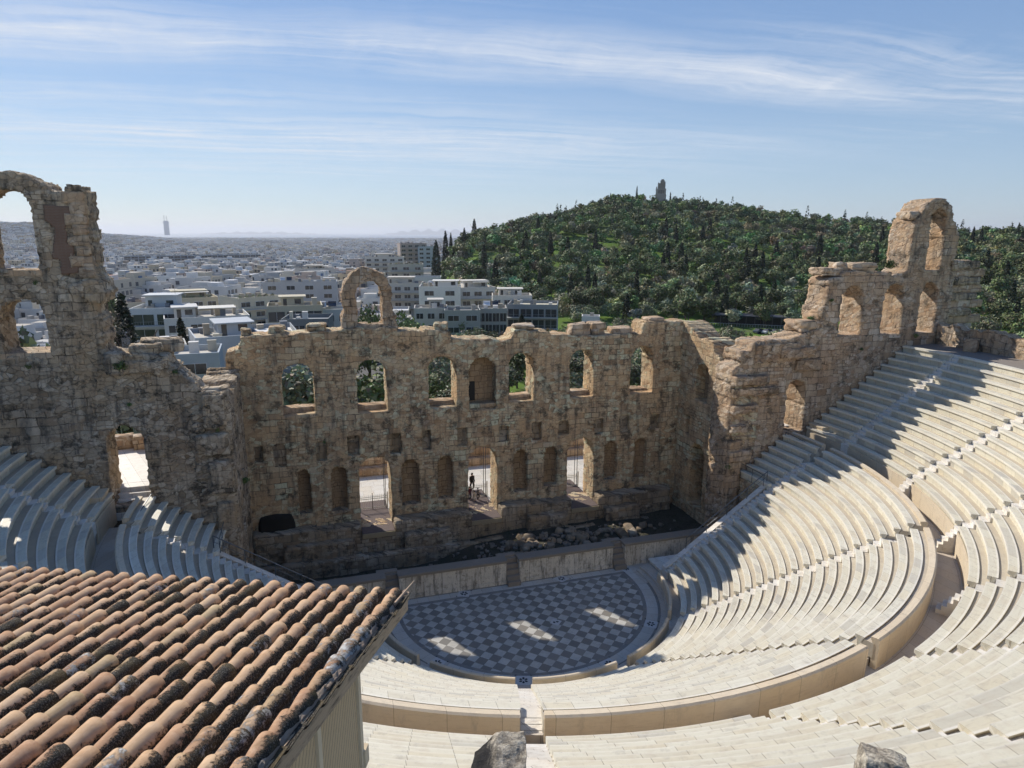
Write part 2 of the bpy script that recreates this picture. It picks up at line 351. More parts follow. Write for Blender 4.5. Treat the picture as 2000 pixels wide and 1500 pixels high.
# ------------------------------------------------------------------ masonry walls with openings
def sdf_poly(P, U, Z):
    P = np.asarray(P, float); n = len(P); d = np.full(U.shape, 1e9); ins = np.zeros(U.shape, bool)
    for i in range(n):
        a = P[i]; b = P[(i + 1) % n]; e = b - a; wx = U - a[0]; wz = Z - a[1]
        t = np.clip((wx * e[0] + wz * e[1]) / max(1e-9, e @ e), 0, 1)
        d = np.minimum(d, (wx - t * e[0]) ** 2 + (wz - t * e[1]) ** 2)
        c = ((a[1] <= Z) & (b[1] > Z)) | ((b[1] <= Z) & (a[1] > Z))
        with np.errstate(divide='ignore', invalid='ignore'):
            xi = a[0] + (Z - a[1]) / (b[1] - a[1]) * e[0]
        ins ^= c & (U < xi)
    d = np.sqrt(d); return np.where(ins, -d, d)
def s_rect(u0, u1, z0, z1):
    return lambda U, Z: np.maximum(np.maximum(u0 - U, U - u1), np.maximum(z0 - Z, Z - z1))
def s_arch(cu, hw, z0, zs, zc=None):
    zc = zs + hw if zc is None else zc; k = (zc - zs) / hw
    def f(U, Z):
        rect = np.maximum(np.abs(U - cu) - hw, np.maximum(z0 - Z, Z - zs))
        cir = np.hypot(U - cu, (Z - zs) / k) - hw
        return np.minimum(rect, np.maximum(cir, zs - .01 - Z))
    return f
def noise2(U, Z, s, seed):
    r = np.random.default_rng(seed); o = np.zeros(U.shape)
    for k in range(10):
        a = r.uniform(0, 2 * pi); f = s * r.uniform(.5, 2.2); o += np.sin((U * cos(a) + Z * sin(a)) * f + r.uniform(0, 6.3)) / (1 + .4 * k)
    return o / 2.5
def wall(name, poly, holes, T, origin, au, nrm, mat, parent=None, h=.14, seed=0, jag=.06, back=True, erode=0.):
    poly = np.asarray(poly, float)
    u0, z0 = poly.min(0) - h; u1, z1 = poly.max(0) + h
    nu = int((u1 - u0) / h) + 2; nz = int((z1 - z0) / h) + 2
    U, Z = np.meshgrid(u0 + np.arange(nu) * h, z0 + np.arange(nz) * h, indexing='ij')
    jn = noise2(U, Z, 5., seed) * jag + noise2(U, Z, 1.5, seed + 1) * jag * 1.2
    def phi(U, Z, j=0):
        p = sdf_poly(poly, U, Z) + j
        for f in holes: p = np.maximum(p, -(f(U, Z) + j * .2))
        return p
    F0 = phi(U, Z, jn); e = h * .25
    gu = (phi(U + e, Z, jn) - phi(U - e, Z, jn)) / (2 * e); gz = (phi(U, Z + e, jn) - phi(U, Z - e, jn)) / (2 * e)
    g2 = np.maximum(gu ** 2 + gz ** 2, .3); m = np.abs(F0) < h * .5
    Un = np.where(m, U - F0 * gu / g2, U); Zn = np.where(m, Z - F0 * gz / g2, Z)
    C = (F0[:-1, :-1] + F0[1:, :-1] + F0[:-1, 1:] + F0[1:, 1:]) / 4 < 0
    idx = np.arange(nu * nz).reshape(nu, nz)
    I, J = np.nonzero(C)
    q = np.stack([idx[I, J], idx[I + 1, J], idx[I + 1, J + 1], idx[I, J + 1]], 1)
    used = np.unique(q); mp = -np.ones(nu * nz, int); mp[used] = np.arange(len(used)); q = mp[q]
    fu = Un.ravel()[used]; fz = Zn.ravel()[used]; n = len(used)
    # boundary directed edges
    ed = np.concatenate([q[:, [0, 1]], q[:, [1, 2]], q[:, [2, 3]], q[:, [3, 0]]]); key = ed[:, 0] * n + ed[:, 1]; rk = ed[:, 1] * n + ed[:, 0]
    be = ed[~np.isin(key, rk)]
    bv = np.unique(be); bi = -np.ones(n, int); bi[bv] = np.arange(len(bv)); nb = len(bv)
    O = Vector(origin); A = Vector(au).normalized(); N = Vector(nrm).normalized()
    def pos(u, z, d): return np.stack([O.x + A.x * u - N.x * d, O.y + A.y * u - N.y * d, O.z + z + 0 * u], 1)
    ns = max(1, int(round(T / (h * 1.5))))
    Vs = [pos(fu, fz, 0 * fu)]; UVs = [np.stack([fu, fz], 1)]; Fs = [q]
    prev = bv.copy(); base = n
    for s in range(1, ns + 1):
        d = T * s / ns
        if s < ns or not back:
            Vs.append(pos(fu[bv], fz[bv], np.full(nb, d))); UVs.append(np.stack([fu[bv] + d * .93, fz[bv] + d * .37], 1)); cur = base + np.arange(nb); base += nb
        else:
            Vs.append(pos(fu, fz, np.full(n, T))); UVs.append(np.stack([fu + T * .93, fz + T * .37], 1)); cur = base + bv; Fs.append(q[:, ::-1] + base); base += n
        a = be[:, 0]; b = be[:, 1]
        Fs.append(np.stack([prev[bi[b]], prev[bi[a]], cur[bi[a]], cur[bi[b]]], 1)); prev = cur
    V = np.concatenate(Vs); UVc = np.concatenate(UVs); F = np.concatenate(Fs)
    # orientation check : A x Z should equal N
    if A.cross(Vector((0, 0, 1))).dot(N) < 0: F = F[:, ::-1]
    return mesh_np(name, V, F, mat, parent, uv=UVc)
def niche(name, f, bbox, depth, origin, au, nrm, mat, parent, h=.13, round_=True, cu=0, hw=1, zs=0, seed=0, z0=0):
    """shell set in an opening: recess surface; closes against the wall's jambs"""
    u0, u1, z0_, z1 = bbox; u0 -= .12; u1 += .12; z0_ -= .12; z1 += .12
    nu = max(8, int((u1 - u0) / h)); nz = max(8, int((z1 - z0_) / h))
    U, Z = np.meshgrid(np.linspace(u0, u1, nu), np.linspace(z0_, z1, nz), indexing='ij')
    if round_:
        x = np.clip((U - cu) / (hw + .1), -1, 1); y = np.clip((Z - zs) / (hw + .1), 0, 1)
        D = depth * np.sqrt(np.clip(1 - x * x - y * y, 0, 1)) + .05
    else: D = np.full(U.shape, depth) + noise2(U, Z, 3, seed) * .05
    O = Vector(origin); A = Vector(au).normalized(); N = Vector(nrm).normalized(); u = U.ravel(); z = Z.ravel(); d = D.ravel()
    V = np.stack([O.x + A.x * u - N.x * d, O.y + A.y * u - N.y * d, O.z + z], 1)
    idx = np.arange(nu * nz).reshape(nu, nz)
    F = np.stack([idx[:-1, :-1].ravel(), idx[1:, :-1].ravel(), idx[1:, 1:].ravel(), idx[:-1, 1:].ravel()], 1)
    if A.cross(Vector((0, 0, 1))).dot(N) < 0: F = F[:, ::-1]
    return mesh_np(name, V, F, mat, parent, uv=np.stack([u + seed, z], 1))
def jagged(pts, amp=.12, step=.9, seed=0):
    """subdivide a polyline and roughen it as broken courses"""
    r = random.Random(seed); out = [pts[0]]
    for a, b in zip(pts[:-1], pts[1:]):
        L = hypot(b[0] - a[0], b[1] - a[1]); n = max(1, int(L / step))
        for i in range(1, n + 1):
            t = i / n; x = a[0] + (b[0] - a[0]) * t; z = a[1] + (b[1] - a[1]) * t
            if i < n:
                x += r.uniform(-.5, .5) * amp; z += r.uniform(-1, 1) * amp
                if r.random() < .5: out.append((x, out[-1][1]))
            out.append((x, z))
    return out
def stone(name, loc, size, mat, seed=0, rot=(0, 0, 0), parent=None, lab=None, cat='stone', grp=None, sub=3, amp=.16, boxy=.6, extra=None):
    """rough boulder or squared block"""
    import bmesh
    bm = bmesh.new(); bmesh.ops.create_cube(bm, size=2); bmesh.ops.subdivide_edges(bm, edges=bm.edges[:], cuts=2 ** sub - 1, use_grid_fill=True)
    r = np.random.default_rng(seed); ph = r.uniform(0, 6.3, (14, 1)); K = r.normal(0, 1, (14, 3)) * np.linspace(1.2, 6.5, 14)[:, None]; am = 1 / (1 + np.arange(14) * .55)
    V = np.array([v.co[:] for v in bm.verts]); sph = V / np.linalg.norm(V, axis=1)[:, None]
    V = V * boxy + sph * (1 - boxy) * 1.15
    n = (np.sin(V @ K.T + ph.T) * am).sum(1); V = V * (1 + amp * n[:, None] * .3)
    V *= np.array(size) / 2
    if extra is not None: V = extra(V)
    F = [tuple(v.index for v in f.verts) for f in bm.faces]; bm.free()
    uv = np.stack([V[:, 0] + V[:, 1] * .7, V[:, 2] + V[:, 1] * .5], 1) + seed
    o = mesh_np(name, V, F, mat, parent, uv=uv, smooth=True, loc=loc); o.rotation_euler = rot
    return tag(o, lab, cat if lab else None, grp)
def rough_block(name, x0, x1, y0, y1, z0, z1, mat, parent, seed=0, h=.2):
    """squared masonry mass built on the wall generator (front towards -y)"""
    return wall(name, jagged([(x0, z1), (x1, z1)], .05, 1.2, seed)[::-1] + [(x0, z0), (x1, z0)], [], y1 - y0, (0, y0, 0), (1, 0, 0), (0, -1, 0), mat, parent, h, seed, .03)

# ---- stage wall ----
YW = 11.0; TW = 2.28
top = [(-19.7, 15.9), (-19.65, 17.25), (-18.75, 17.3), (-18.55, 17.9), (-18.5, 18.3), (-17.8, 18.35), (-13.8, 18.35), (-12.2, 18.5), (-11.2, 18.5), (-11.15, 18.62), (-6.95, 18.6), (-6.9, 18.25), (-4.9, 18.2), (-4.8, 18.35), (-2.7, 18.05), (-2.6, 17.55), (1.8, 17.1), (2.6, 17.2), (2.9, 18.0), (5.9, 17.75), (6.1, 17.45), (11, 17.2), (14.6, 17.25), (14.8, 17.9), (15.0, 18.3), (18.3, 18.1), (19.1, 18.2)]
WINX = [(-14.72, 1.24, 12.0), (-9.07, 1.22, 11.8), (-3.35, 1.2, 11.75), (3.45, 1.16, 11.8), (9.0, 1.16, 11.8), (14.85, 1.18, 11.8)]
DOORX = [-9.14, 0.0, 9.1]
NICH = [(-15.25, -14.2, 3.8), (-12.7, -11.35, 3.7), (-7.0, -5.45, 3.55), (-3.95, -2.6, 3.7), (2.72, 4.1, 3.6), (5.58, 6.88, 3.85), (11.4, 12.75, 3.8), (14.4, 15.7, 3.75)]
SOCK = [(-18.3, -17.6, 8.4, 9.8), (-16.9, -15.9, 7.9, 9.8), (-13.7, -12.8, 8.1, 9.7), (-11.25, -10.25, 8.3, 9.95), (-7.87, -6.9, 8.1, 9.85), (-5.2, -4.4, 8.2, 10.0), (-2.25, -1.3, 8.3, 9.9), (1.4, 2.35, 8.35, 9.8), (4.4, 5.35, 8.2, 9.9), (6.9, 7.95, 8.5, 9.8), (10.35, 11.25, 8.25, 9.75), (12.85, 13.8, 8.15, 9.85), (15.9, 16.95, 8.3, 9.75)]
holes = [s_arch(c, w, z, 14.98, 16.12) for c, w, z in WINX] + [s_arch(0.03, 1.2, 11.35, 14.7, 15.9)]
holes += [s_arch(c, 1.31, 2.0, 6.82, 8.1) for c in DOORX]
holes += [s_arch((a + b) / 2, (b - a) / 2, z, 7.45 - (b - a) / 2 + .1) for a, b, z in NICH]
holes += [s_rect(*s) for s in SOCK]
sw = empty('stage_wall', (0, 12, 0), 'tall ruined stage wall with arched windows, three bright doorways and rows of niches', 'ruin wall')
def kid(o, p=None):
    p = p or sw; o.parent = p; o.matrix_parent_inverse = Matrix.Translation(-Vector(p.location)); return o
kid(wall('masonry', jagged(top, .07, 1.0, 3)[::-1] + [(-19.7, -1.4), (19.1, -1.4)], holes, TW, (0, YW, 0), (1, 0, 0), (0, -1, 0), M['frons'], None, .125, 3, .05))
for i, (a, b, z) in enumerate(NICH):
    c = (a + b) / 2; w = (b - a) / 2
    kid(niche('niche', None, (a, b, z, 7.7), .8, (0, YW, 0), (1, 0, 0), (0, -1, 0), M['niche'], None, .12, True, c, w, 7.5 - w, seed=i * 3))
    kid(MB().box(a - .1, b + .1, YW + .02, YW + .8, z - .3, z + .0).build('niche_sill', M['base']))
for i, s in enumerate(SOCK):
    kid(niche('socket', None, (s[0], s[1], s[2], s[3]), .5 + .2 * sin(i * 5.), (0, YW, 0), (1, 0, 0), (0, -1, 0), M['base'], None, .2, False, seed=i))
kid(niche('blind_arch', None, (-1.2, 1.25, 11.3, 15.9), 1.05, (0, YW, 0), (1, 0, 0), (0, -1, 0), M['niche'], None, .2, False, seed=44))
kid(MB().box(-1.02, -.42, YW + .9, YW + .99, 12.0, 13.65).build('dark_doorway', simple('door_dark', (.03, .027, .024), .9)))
kid(stone('sill', (0.03, YW + .62, 11.55), (2.4, .8, .55), M['frons'], 5, boxy=.93, amp=.06))
SW2 = masonry('stone_sill', PALE, 1.4, .8, .35, .1, 3., .07, .5, .35)
for i, (c, w, z) in enumerate(WINX):
    kid(stone('window_sill', (c + .02, YW + 1.55, z - .06), (w * 2.05, 1.1, .85 if i != 5 else .5), SW2, 60 + i, boxy=.9, amp=.07))
# free standing arch on top
arch = [(-11.1, 18.3), (-11.05, 19.6), (-10.85, 20.1), (-11.0, 21.3), (-10.85, 22.0), (-10.45, 22.7), (-9.9, 23.05), (-9.3, 23.25), (-8.6, 23.15), (-7.95, 22.85), (-7.5, 22.35), (-7.25, 21.6), (-7.28, 20.6), (-7.15, 19.6), (-6.98, 19.5), (-6.95, 18.3)]
kid(wall('crowning_arch', arch[::-1], [s_arch(-8.97, 1.02, 18.85, 21.3, 22.35)], 1.5, (0, YW + .35, 0), (1, 0, 0), (0, -1, 0), masonry('stone_arch', [tuple(c * .95 for c in p) for p in PALE], .8, .6, .5, .3, 130., .16, .6, .5), None, .11, 11, .07))
# stones lying on the wall head
for i, (x, z, s) in enumerate([(-16.0, 18.65, (1.1, 1.2, .5)), (-13.0, 18.75, (1.3, 1.4, .45)), (-18.2, 18.5, (.6, 1.1, .5)), (-3.2, 18.4, (1.0, 1.3, .6)), (9.0, 17.75, (1.7, 1.5, .95)), (10.7, 17.75, (1.3, 1.6, 1.1)), (13.1, 17.3, (2.0, 1.6, .8)), (16.4, 18.35, (1.6, 1.6, .4)), (3.9, 18.15, (1.7, 1.6, .35))]):
    stone('cap_stone', (x, YW + 1.15, z), s, SW2 if i > 3 else M['frons'], 200 + i, (0, 0, random.uniform(-.2, .2)), boxy=.8, amp=.24, sub=4,
          lab=['pale broken stone left of the free standing arch on the wall head', 'flat pale stone on the wall head left of the arch', 'corner stone at the left top of the stage wall', 'rounded stone on the wall head above the third window', 'large squared pale stone on the wall head near the right', 'leaning pale stone beside the large squared one on the wall head', 'rounded mound of masonry on the wall head near the right corner', 'flat slab at the right corner of the stage wall head', 'flat raised slab on the wall head right of centre'][i], cat='stone', grp='loose stones on the stage wall head')
# door passages : ramp floors
wood = simple('old_boards', (.115, .085, .075), .8, .25, 5., bump=.3)
for i, c in enumerate(DOORX):
    f = MB().box(c - 1.3, c + 1.3, YW - 1.3, YW + TW + 3.2, 1.82, 2.04).build('door_floor', wood); kid(f)
    kid(MB().box(c - 1.32, c + 1.32, YW - 1.42, YW - 1.3, 1.62, 2.0).build('floor_edge', simple('edge_timber', (.30, .24, .15), .8)))
# footing ledges in front of the wall
def ledge(a, b, y0, y1, z0, z1, s): kid(wall('footing', jagged([(a, z1), (b, z1)], .09, 1.1, s)[::-1] + [(a, z0), (b, z0)], [], y1 - y0, (0, y0, 0), (1, 0, 0), (0, -1, 0), M['base'], None, .18, s, .06))
ledge(-18.7, -10.55, 9.75, 11.05, -1.4, 2.75, 21); ledge(-7.75, -1.4, 9.7, 11.05, -1.4, 2.75, 22); ledge(1.4, 7.75, 9.75, 11.05, -1.4, 2.8, 23); ledge(10.5, 17.6, 9.7, 11.05, -1.4, 2.8, 24)
ledge(-16.5, -11.2, 9.1, 9.8, -1.4, 1.75, 25); ledge(-7.1, -3.2, 9.0, 9.75, -1.4, 1.85, 26); ledge(3.6, 7.2, 9.0, 9.8, -1.4, 1.95, 27); ledge(10.9, 14.2, 8.9, 9.75, -1.4, 1.95, 28)
ledge(-18.8, 18.6, 8.6, 9.2, -1.4, .55, 29)
for i, c in enumerate(DOORX): ledge(c - 1.35, c + 1.35, 9.75, 11.0, -1.4, 1.7, 31 + i)
# near-black lump set in for the cavity low at the left
kid(stone('dark_cavity', (-17.0, 10.9, 2.9), (2.5, .8, 2.2), simple('soot_black', (.02, .018, .015), .95), 71, boxy=.5, amp=.12))

# ---- side walls of the stage ----
sdo = [(2.6, 14.6), (3.6, 15.2), (4.5, 15.1), (5.0, 16.0), (5.6, 16.1), (6.2, 17.0), (8, 17.0), (9.2, 17.7), (11.2, 18.2)]
sR = empty('stage_side_wall', (19, 7, 0), 'right return wall of the stage with a tall niche and dark doorway, in shade', 'ruin wall')
hR = [s_arch(7.35, 1.05, 11.6, 13.9, 15.0), s_arch(7.4, 1.15, 1.9, 6.6, 7.75), s_arch(4.95, .42, 3.4, 7.2), s_rect(4.5, 5.4, 8.6, 10.2), s_rect(8.9, 9.7, 8.0, 9.9), s_rect(10.1, 10.6, 15.1, 15.7)]
kid(wall('masonry', jagged(sdo, .15, .7, 5)[::-1] + [(2.6, -1.4), (11.2, -1.4)], hR, 2.2, (18.75, 0, 0), (0, 1, 0), (-1, 0, 0), M['side'], None, .14, 31, .08), sR)
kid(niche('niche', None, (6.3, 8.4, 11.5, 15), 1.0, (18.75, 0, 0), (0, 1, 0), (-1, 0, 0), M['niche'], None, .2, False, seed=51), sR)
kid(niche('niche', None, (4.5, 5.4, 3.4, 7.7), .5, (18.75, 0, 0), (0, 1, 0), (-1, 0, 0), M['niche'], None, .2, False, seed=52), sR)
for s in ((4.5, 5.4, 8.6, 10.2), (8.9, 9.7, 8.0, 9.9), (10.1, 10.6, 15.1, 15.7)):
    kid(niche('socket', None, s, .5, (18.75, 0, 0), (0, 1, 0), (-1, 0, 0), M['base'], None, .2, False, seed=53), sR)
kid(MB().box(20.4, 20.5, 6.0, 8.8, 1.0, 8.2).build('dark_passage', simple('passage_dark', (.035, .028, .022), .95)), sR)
sL = empty('stage_side_wall', (-19, 7, 0), 'left return wall of the stage seen edge on as a narrow dark strip beside the left wall', 'ruin wall')
sdl = [(2.6, 16.1), (4, 15.9), (6, 15.4), (8, 15.9), (10, 15.6), (11.2, 16.0)]
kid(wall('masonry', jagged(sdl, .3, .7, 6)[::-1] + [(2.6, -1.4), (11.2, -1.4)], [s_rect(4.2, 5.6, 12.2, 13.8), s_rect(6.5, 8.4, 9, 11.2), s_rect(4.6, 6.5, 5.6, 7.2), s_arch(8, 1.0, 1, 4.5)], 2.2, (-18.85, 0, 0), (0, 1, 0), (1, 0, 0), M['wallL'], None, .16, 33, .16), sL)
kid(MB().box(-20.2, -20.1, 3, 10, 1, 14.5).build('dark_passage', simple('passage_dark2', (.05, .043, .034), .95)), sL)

# ---- right retaining wall with arches and tower ----
YA = 2.6; TA = 2.35
rt_top = [(18.3, 14.6), (18.5, 15.5), (19.1, 15.8), (19.2, 16.7), (19.9, 16.9), (20.1, 17.55), (22.3, 17.6), (24.2, 17.9), (25.4, 18.1), (26.5, 18.5), (26.55, 19.5), (26.75, 21.6), (26.9, 22.4), (27.9, 22.5), (28.1, 23.0), (29.9, 22.9), (31.2, 22.75), (34.3, 22.75), (34.75, 23.1), (34.85, 26.2), (35.0, 27.15), (35.45, 27.2), (35.6, 27.9), (36.1, 28.45), (36.8, 28.8), (37.7, 28.75), (38.4, 28.4), (38.8, 27.8), (38.75, 27.1), (39.3, 27.0), (39.45, 26.3), (39.75, 25.8), (39.8, 24.6), (39.4, 23.4), (39.9, 22.0)]
wR = empty('retaining_wall', (30, 3, 0), 'sunlit ruined right wall stepping up to an arched tower, with three arched openings', 'ruin wall')
hA = [s_arch(29.33, 1.15, 17.7, 20.65, 21.85), s_arch(33.65, 1.12, 17.6, 20.75, 21.95), s_arch(37.45, 1.0, 17.5, 20.9, 21.95), s_arch(37.38, .85, 22.95, 27.2, 28.1), s_arch(24.65, .98, 9.7, 13.25, 14.25)]
kid(wall('masonry', jagged(rt_top, .16, .8, 8)[::-1] + [(18.3, -.5), (39.9, -.5)], hA, TA, (0, YA, 0), (1, 0, 0), (0, -1, 0), M['wallR'], None, .135, 8, .09), wR)
# proud broken courses on the inner end
for i, (x0, x1, z0, z1, p) in enumerate([(20.3, 24.5, 15.9, 17.3, .22), (18.4, 21.4, 14.2, 14.8, .55), (18.4, 22.6, 13.3, 13.8, .35), (18.35, 20.6, 11.9, 12.5, .6), (18.35, 19.5, 2.2, 9.6, .4), (18.4, 19.8, 10.3, 10.8, .5), (22.6, 25.8, 16.2, 16.9, .4), (24.2, 26.6, 15.1, 15.9, .35), (18.3, 20.4, 7.9, 8.7, .65)]):
    kid(rough_block('broken_course', x0, x1, YA - p, YA + .3, z0, z1, M['rub'] if i in (0, 6, 7, 1) else M['wallR'], None, 300 + i, .11), wR)
for i, (x, z, s) in enumerate([(27.4, 22.95, (1.7, 1.8, .6)), (28.6, 23.25, (1.0, 1.6, .9)), (30.6, 23.2, (1.9, 1.9, .8)), (25.9, 18.55, (2.2, 2.0, .9)), (26.9, 19.3, (1.3, 1.5, .9)), (35.25, 27.5, (.8, 1.8, .6)), (39.35, 27.3, (.8, 1.0, .6))]):
    kid(stone('loose_block', (x, YA + 1.2, z), s, SW2, 320 + i, (0, 0, random.uniform(-.3, .3)), boxy=.8, amp=.26, sub=4), wR)
for i, (x, w) in enumerate([(29.33, 1.25), (33.65, 1.15), (37.45, 1.1)]):
    kid(MB().box(x - w, x + w, YA - .05, YA + TA, 17.35, 17.62).build('window_sill', SW2), wR)
# toothed pier beyond the tower
for i in range(9):
    z = 17.6 + i * .68; w = 42.9 + (.9 if i % 2 else 0) + .25 * sin(i * 2.3)
    kid(rough_block('quoin_course', 39.8, w, YA + .15 + .12 * (i % 2), YA + 1.7, z, z + .64, (SW2 if i % 2 else M['wallL']), None, 800 + i, .16), wR)
# ---- left retaining wall with arches ----
lt_top = [(-41, 28.3), (-39, 28.4), (-36, 27.5), (-35.9, 23.9), (-31.3, 23.9), (-31.2, 27.8), (-30.6, 28.6), (-29.9, 29.0), (-29.0, 29.1), (-28.2, 28.95), (-27.5, 28.5), (-27.0, 28.1), (-26.3, 28.0), (-26.2, 28.45), (-25.75, 28.5), (-25.45, 28.1), (-25.45, 26), (-25.45, 23.6), (-25.3, 23.2), (-25.2, 22.6), (-25.45, 22.2), (-25.4, 18.9), (-24.2, 18.75), (-22.1, 18.5), (-21.9, 17.9), (-21.3, 17.3), (-20.9, 16.6), (-20.3, 16.0), (-19.5, 16.0), (-18.95, 16.1)]
wL = empty('retaining_wall', (-30, 3, 0), 'shaded ruined left wall with a tall arch and brick-cored pier rising above it', 'ruin wall')
hL = [s_arch(-29.35, 1.2, 19.0, 21.05, 22.2), s_arch(-29.35, 1.27, 23.75, 27.05, 28.3), s_arch(-24.95, 1.08, 9.1, 13.2, 14.35), s_arch(-33.6, 1.1, 19.0, 21.05, 22.2)]
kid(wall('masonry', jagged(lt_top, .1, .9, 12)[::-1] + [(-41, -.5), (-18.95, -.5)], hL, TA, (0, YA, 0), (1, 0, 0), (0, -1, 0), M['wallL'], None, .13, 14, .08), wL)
bt = NT('brick_core'); uv = bt.coord('Object'); bb, bf = bt.brick(bt.mapp(uv, rot=(pi / 2, 0, 0)), .42, .085, .02, .2)
bt.bsdf(bt.mix(bt.math('MULTIPLY', bf, .7), bt.mix(bt.noise(uv, 3, 5, .7), (.12, .065, .042), (.24, .14, .095)), (.20, .155, .115)), .95, bt.bump(bf, -.6, .03))
kid(wall('brick_core', [(-26.15, 23.5), (-26.1, 24.4), (-26.35, 24.5), (-26.3, 25.3), (-26.6, 25.3), (-26.5, 26.6), (-26.1, 26.7), (-26.1, 27.35), (-27.5, 27.4), (-27.5, 26.6), (-27.1, 26.2), (-27.3, 25.1), (-27.4, 24.4), (-27.0, 24.3), (-27.05, 23.5)], [], .2, (0, YA - .1, 0), (1, 0, 0), (0, -1, 0), bt.m, None, .1, 77, .05), wL)
for i in range(8):
    z = 23.35 + i * .6; kid(rough_block('quoin', -26.15 - (.35 if i % 2 else 0), -25.44, YA - .12, YA + .4, z, z + .57, SW2, None, 820 + i, .15), wL)
kid(wall('cornice', [(-26.6, 22.5), (-25.15, 21.9), (-24.95, 22.3), (-25.1, 23.2), (-25.4, 23.2), (-26.6, 22.9)][::-1], [], TA + .5, (0, YA - .35, 0), (1, 0, 0), (0, -1, 0), M['wallL'], None, .12, 78, .06), wL)
for i, (x0, x1, z0, z1, p) in enumerate([(-24.9, -22.3, 17.6, 18.3, .3), (-20.3, -19.1, 13.9, 15.9, .35), (-20.9, -19.0, 12.2, 13.4, .45), (-20.2, -19.0, 9.5, 11.6, .5), (-20.0, -19.0, 5.0, 8.8, .4)]):
    kid(rough_block('broken_course', x0, x1, YA - p, YA + .3, z0, z1, M['wallL'], None, 400 + i, .17), wL)
for i, (x, y, z, s) in enumerate([(-23.4, 3.6, 18.9, (1.7, 1.3, .6)), (-22.6, 4.4, 19.0, (2.2, 1.2, .7)), (-25.0, 2.6, 18.2, (.9, .8, 1.3))]):
    kid(stone('loose_block', (x, y, z), s, M['wallL'], 420 + i, (0, 0, .1), boxy=.8, amp=.16), wL)
kid(MB().box(-30.7, -28.1, YA - .04, YA + TA, 18.75, 19.05).box(-30.7, -28.05, YA - .04, YA + TA, 23.5, 23.78).build('window_sill', SW2), wL)

# ------------------------------------------------------------------ orchestra floor
def checker_mat():
    t = NT('checker_marble'); ob = t.coord('Object'); v = t.mapp(ob, rot=(0, 0, pi / 4), loc=(.31, .05, 0))
    ch = t.n('ShaderNodeTexChecker'); t.put(ch.inputs[0], v); ch.inputs['Scale'].default_value = 1 / .625
    bc, bf = t.brick(v, .625, .625, .012, .2, off=0.)
    w = t.ramp(bc, [(0, (.47, .45, .395)), (.5, (.53, .505, .445)), (1, (.40, .38, .335))]); d = t.ramp(bc, [(0, (.17, .16, .14)), (.5, (.215, .20, .175)), (.8, (.19, .17, .14)), (1, (.26, .24, .205))])
    c = t.mix(ch.outputs['Fac'], w, d); n = t.noise(t.mapp(ob, sc=(1, 5, 1), rot=(0, 0, .7)), 2.5, 6, .65, dist=.5)
    c = t.mix(t.mr(n, .4, .75, 0, .35), c, (.20, .185, .165)); c = t.mix(t.mr(t.noise(ob, .9, 5, .6), .4, .7, 0, .35), c, (.17, .16, .145)); c = t.mix(t.math('MULTIPLY', bf, .5), c, (.10, .09, .08))
    t.bsdf(c, .55, t.bump(t.noise(ob, 12, 4, .6), .2, .01), .3); return t.m
def sheet(name, pts, z, mat, kind='structure'):
    n = len(pts); o = mesh_np(name, [(x, y, z) for x, y in pts], [tuple(range(n))], mat); return tag(o, kind=kind)
def ring(name, r0, r1, z, mat, a0=-180, a1=180, n=120):
    A = [a0 + (a1 - a0) * i / n for i in range(n + 1)]; V = []; UV = []
    for a in A:
        for r in (r0, r1): V.append(P3(r, a, z)); UV.append((R(a) * r0, r))
    F = [(2 * i, 2 * i + 1, 2 * i + 3, 2 * i + 2) for i in range(n)]
    return tag(mesh_np(name, V, F, mat, uv=UV), kind='structure')
def disc_clip(r, y1, n=140):
    a1 = math.asin(y1 / r); return [(r * cos(a), r * sin(a)) for a in np.linspace(-pi - a1, a1, n)]
grey = marble('floor_grey', (.20, .19, .175), (.23, .215, .195), (.17, .16, .15), 1.1, .4)
white = marble('floor_white', (.49, .465, .415), (.55, .52, .46), (.42, .395, .35), 1.0, .3)
sheet('orchestra_floor', disc_clip(10.0, 2.14), 0., grey)
ring('floor_ring', 8.98, 9.75, .004, white, -101.5, 101.5)
xb = sqrt(9.36 ** 2 - 1.36 ** 2)
o = mesh_np('floor_band', [(-9.5, 1.36, .006), (9.5, 1.36, .006), (9.5, 2.0, .006), (-9.5, 2.0, .006)], [(0, 1, 2, 3)], white, uv=[(0, 0), (19, 0), (19, .6), (0, .6)]); tag(o, kind='structure')
sheet('checkered_floor', disc_clip(8.72, 1.05), .008, checker_mat())
blk = simple('inlay_dark', (.035, .035, .035), .6); wh = simple('inlay_white', (.50, .49, .47), .6, .1)
RL = ['at the left front stair', 'at the foot of the long narrow stair', 'at the right front stair', 'at the far right of the ring', 'in the far right corner of the floor', 'on the straight band right of centre', 'on the straight band left of centre', 'at the hidden left of the ring']
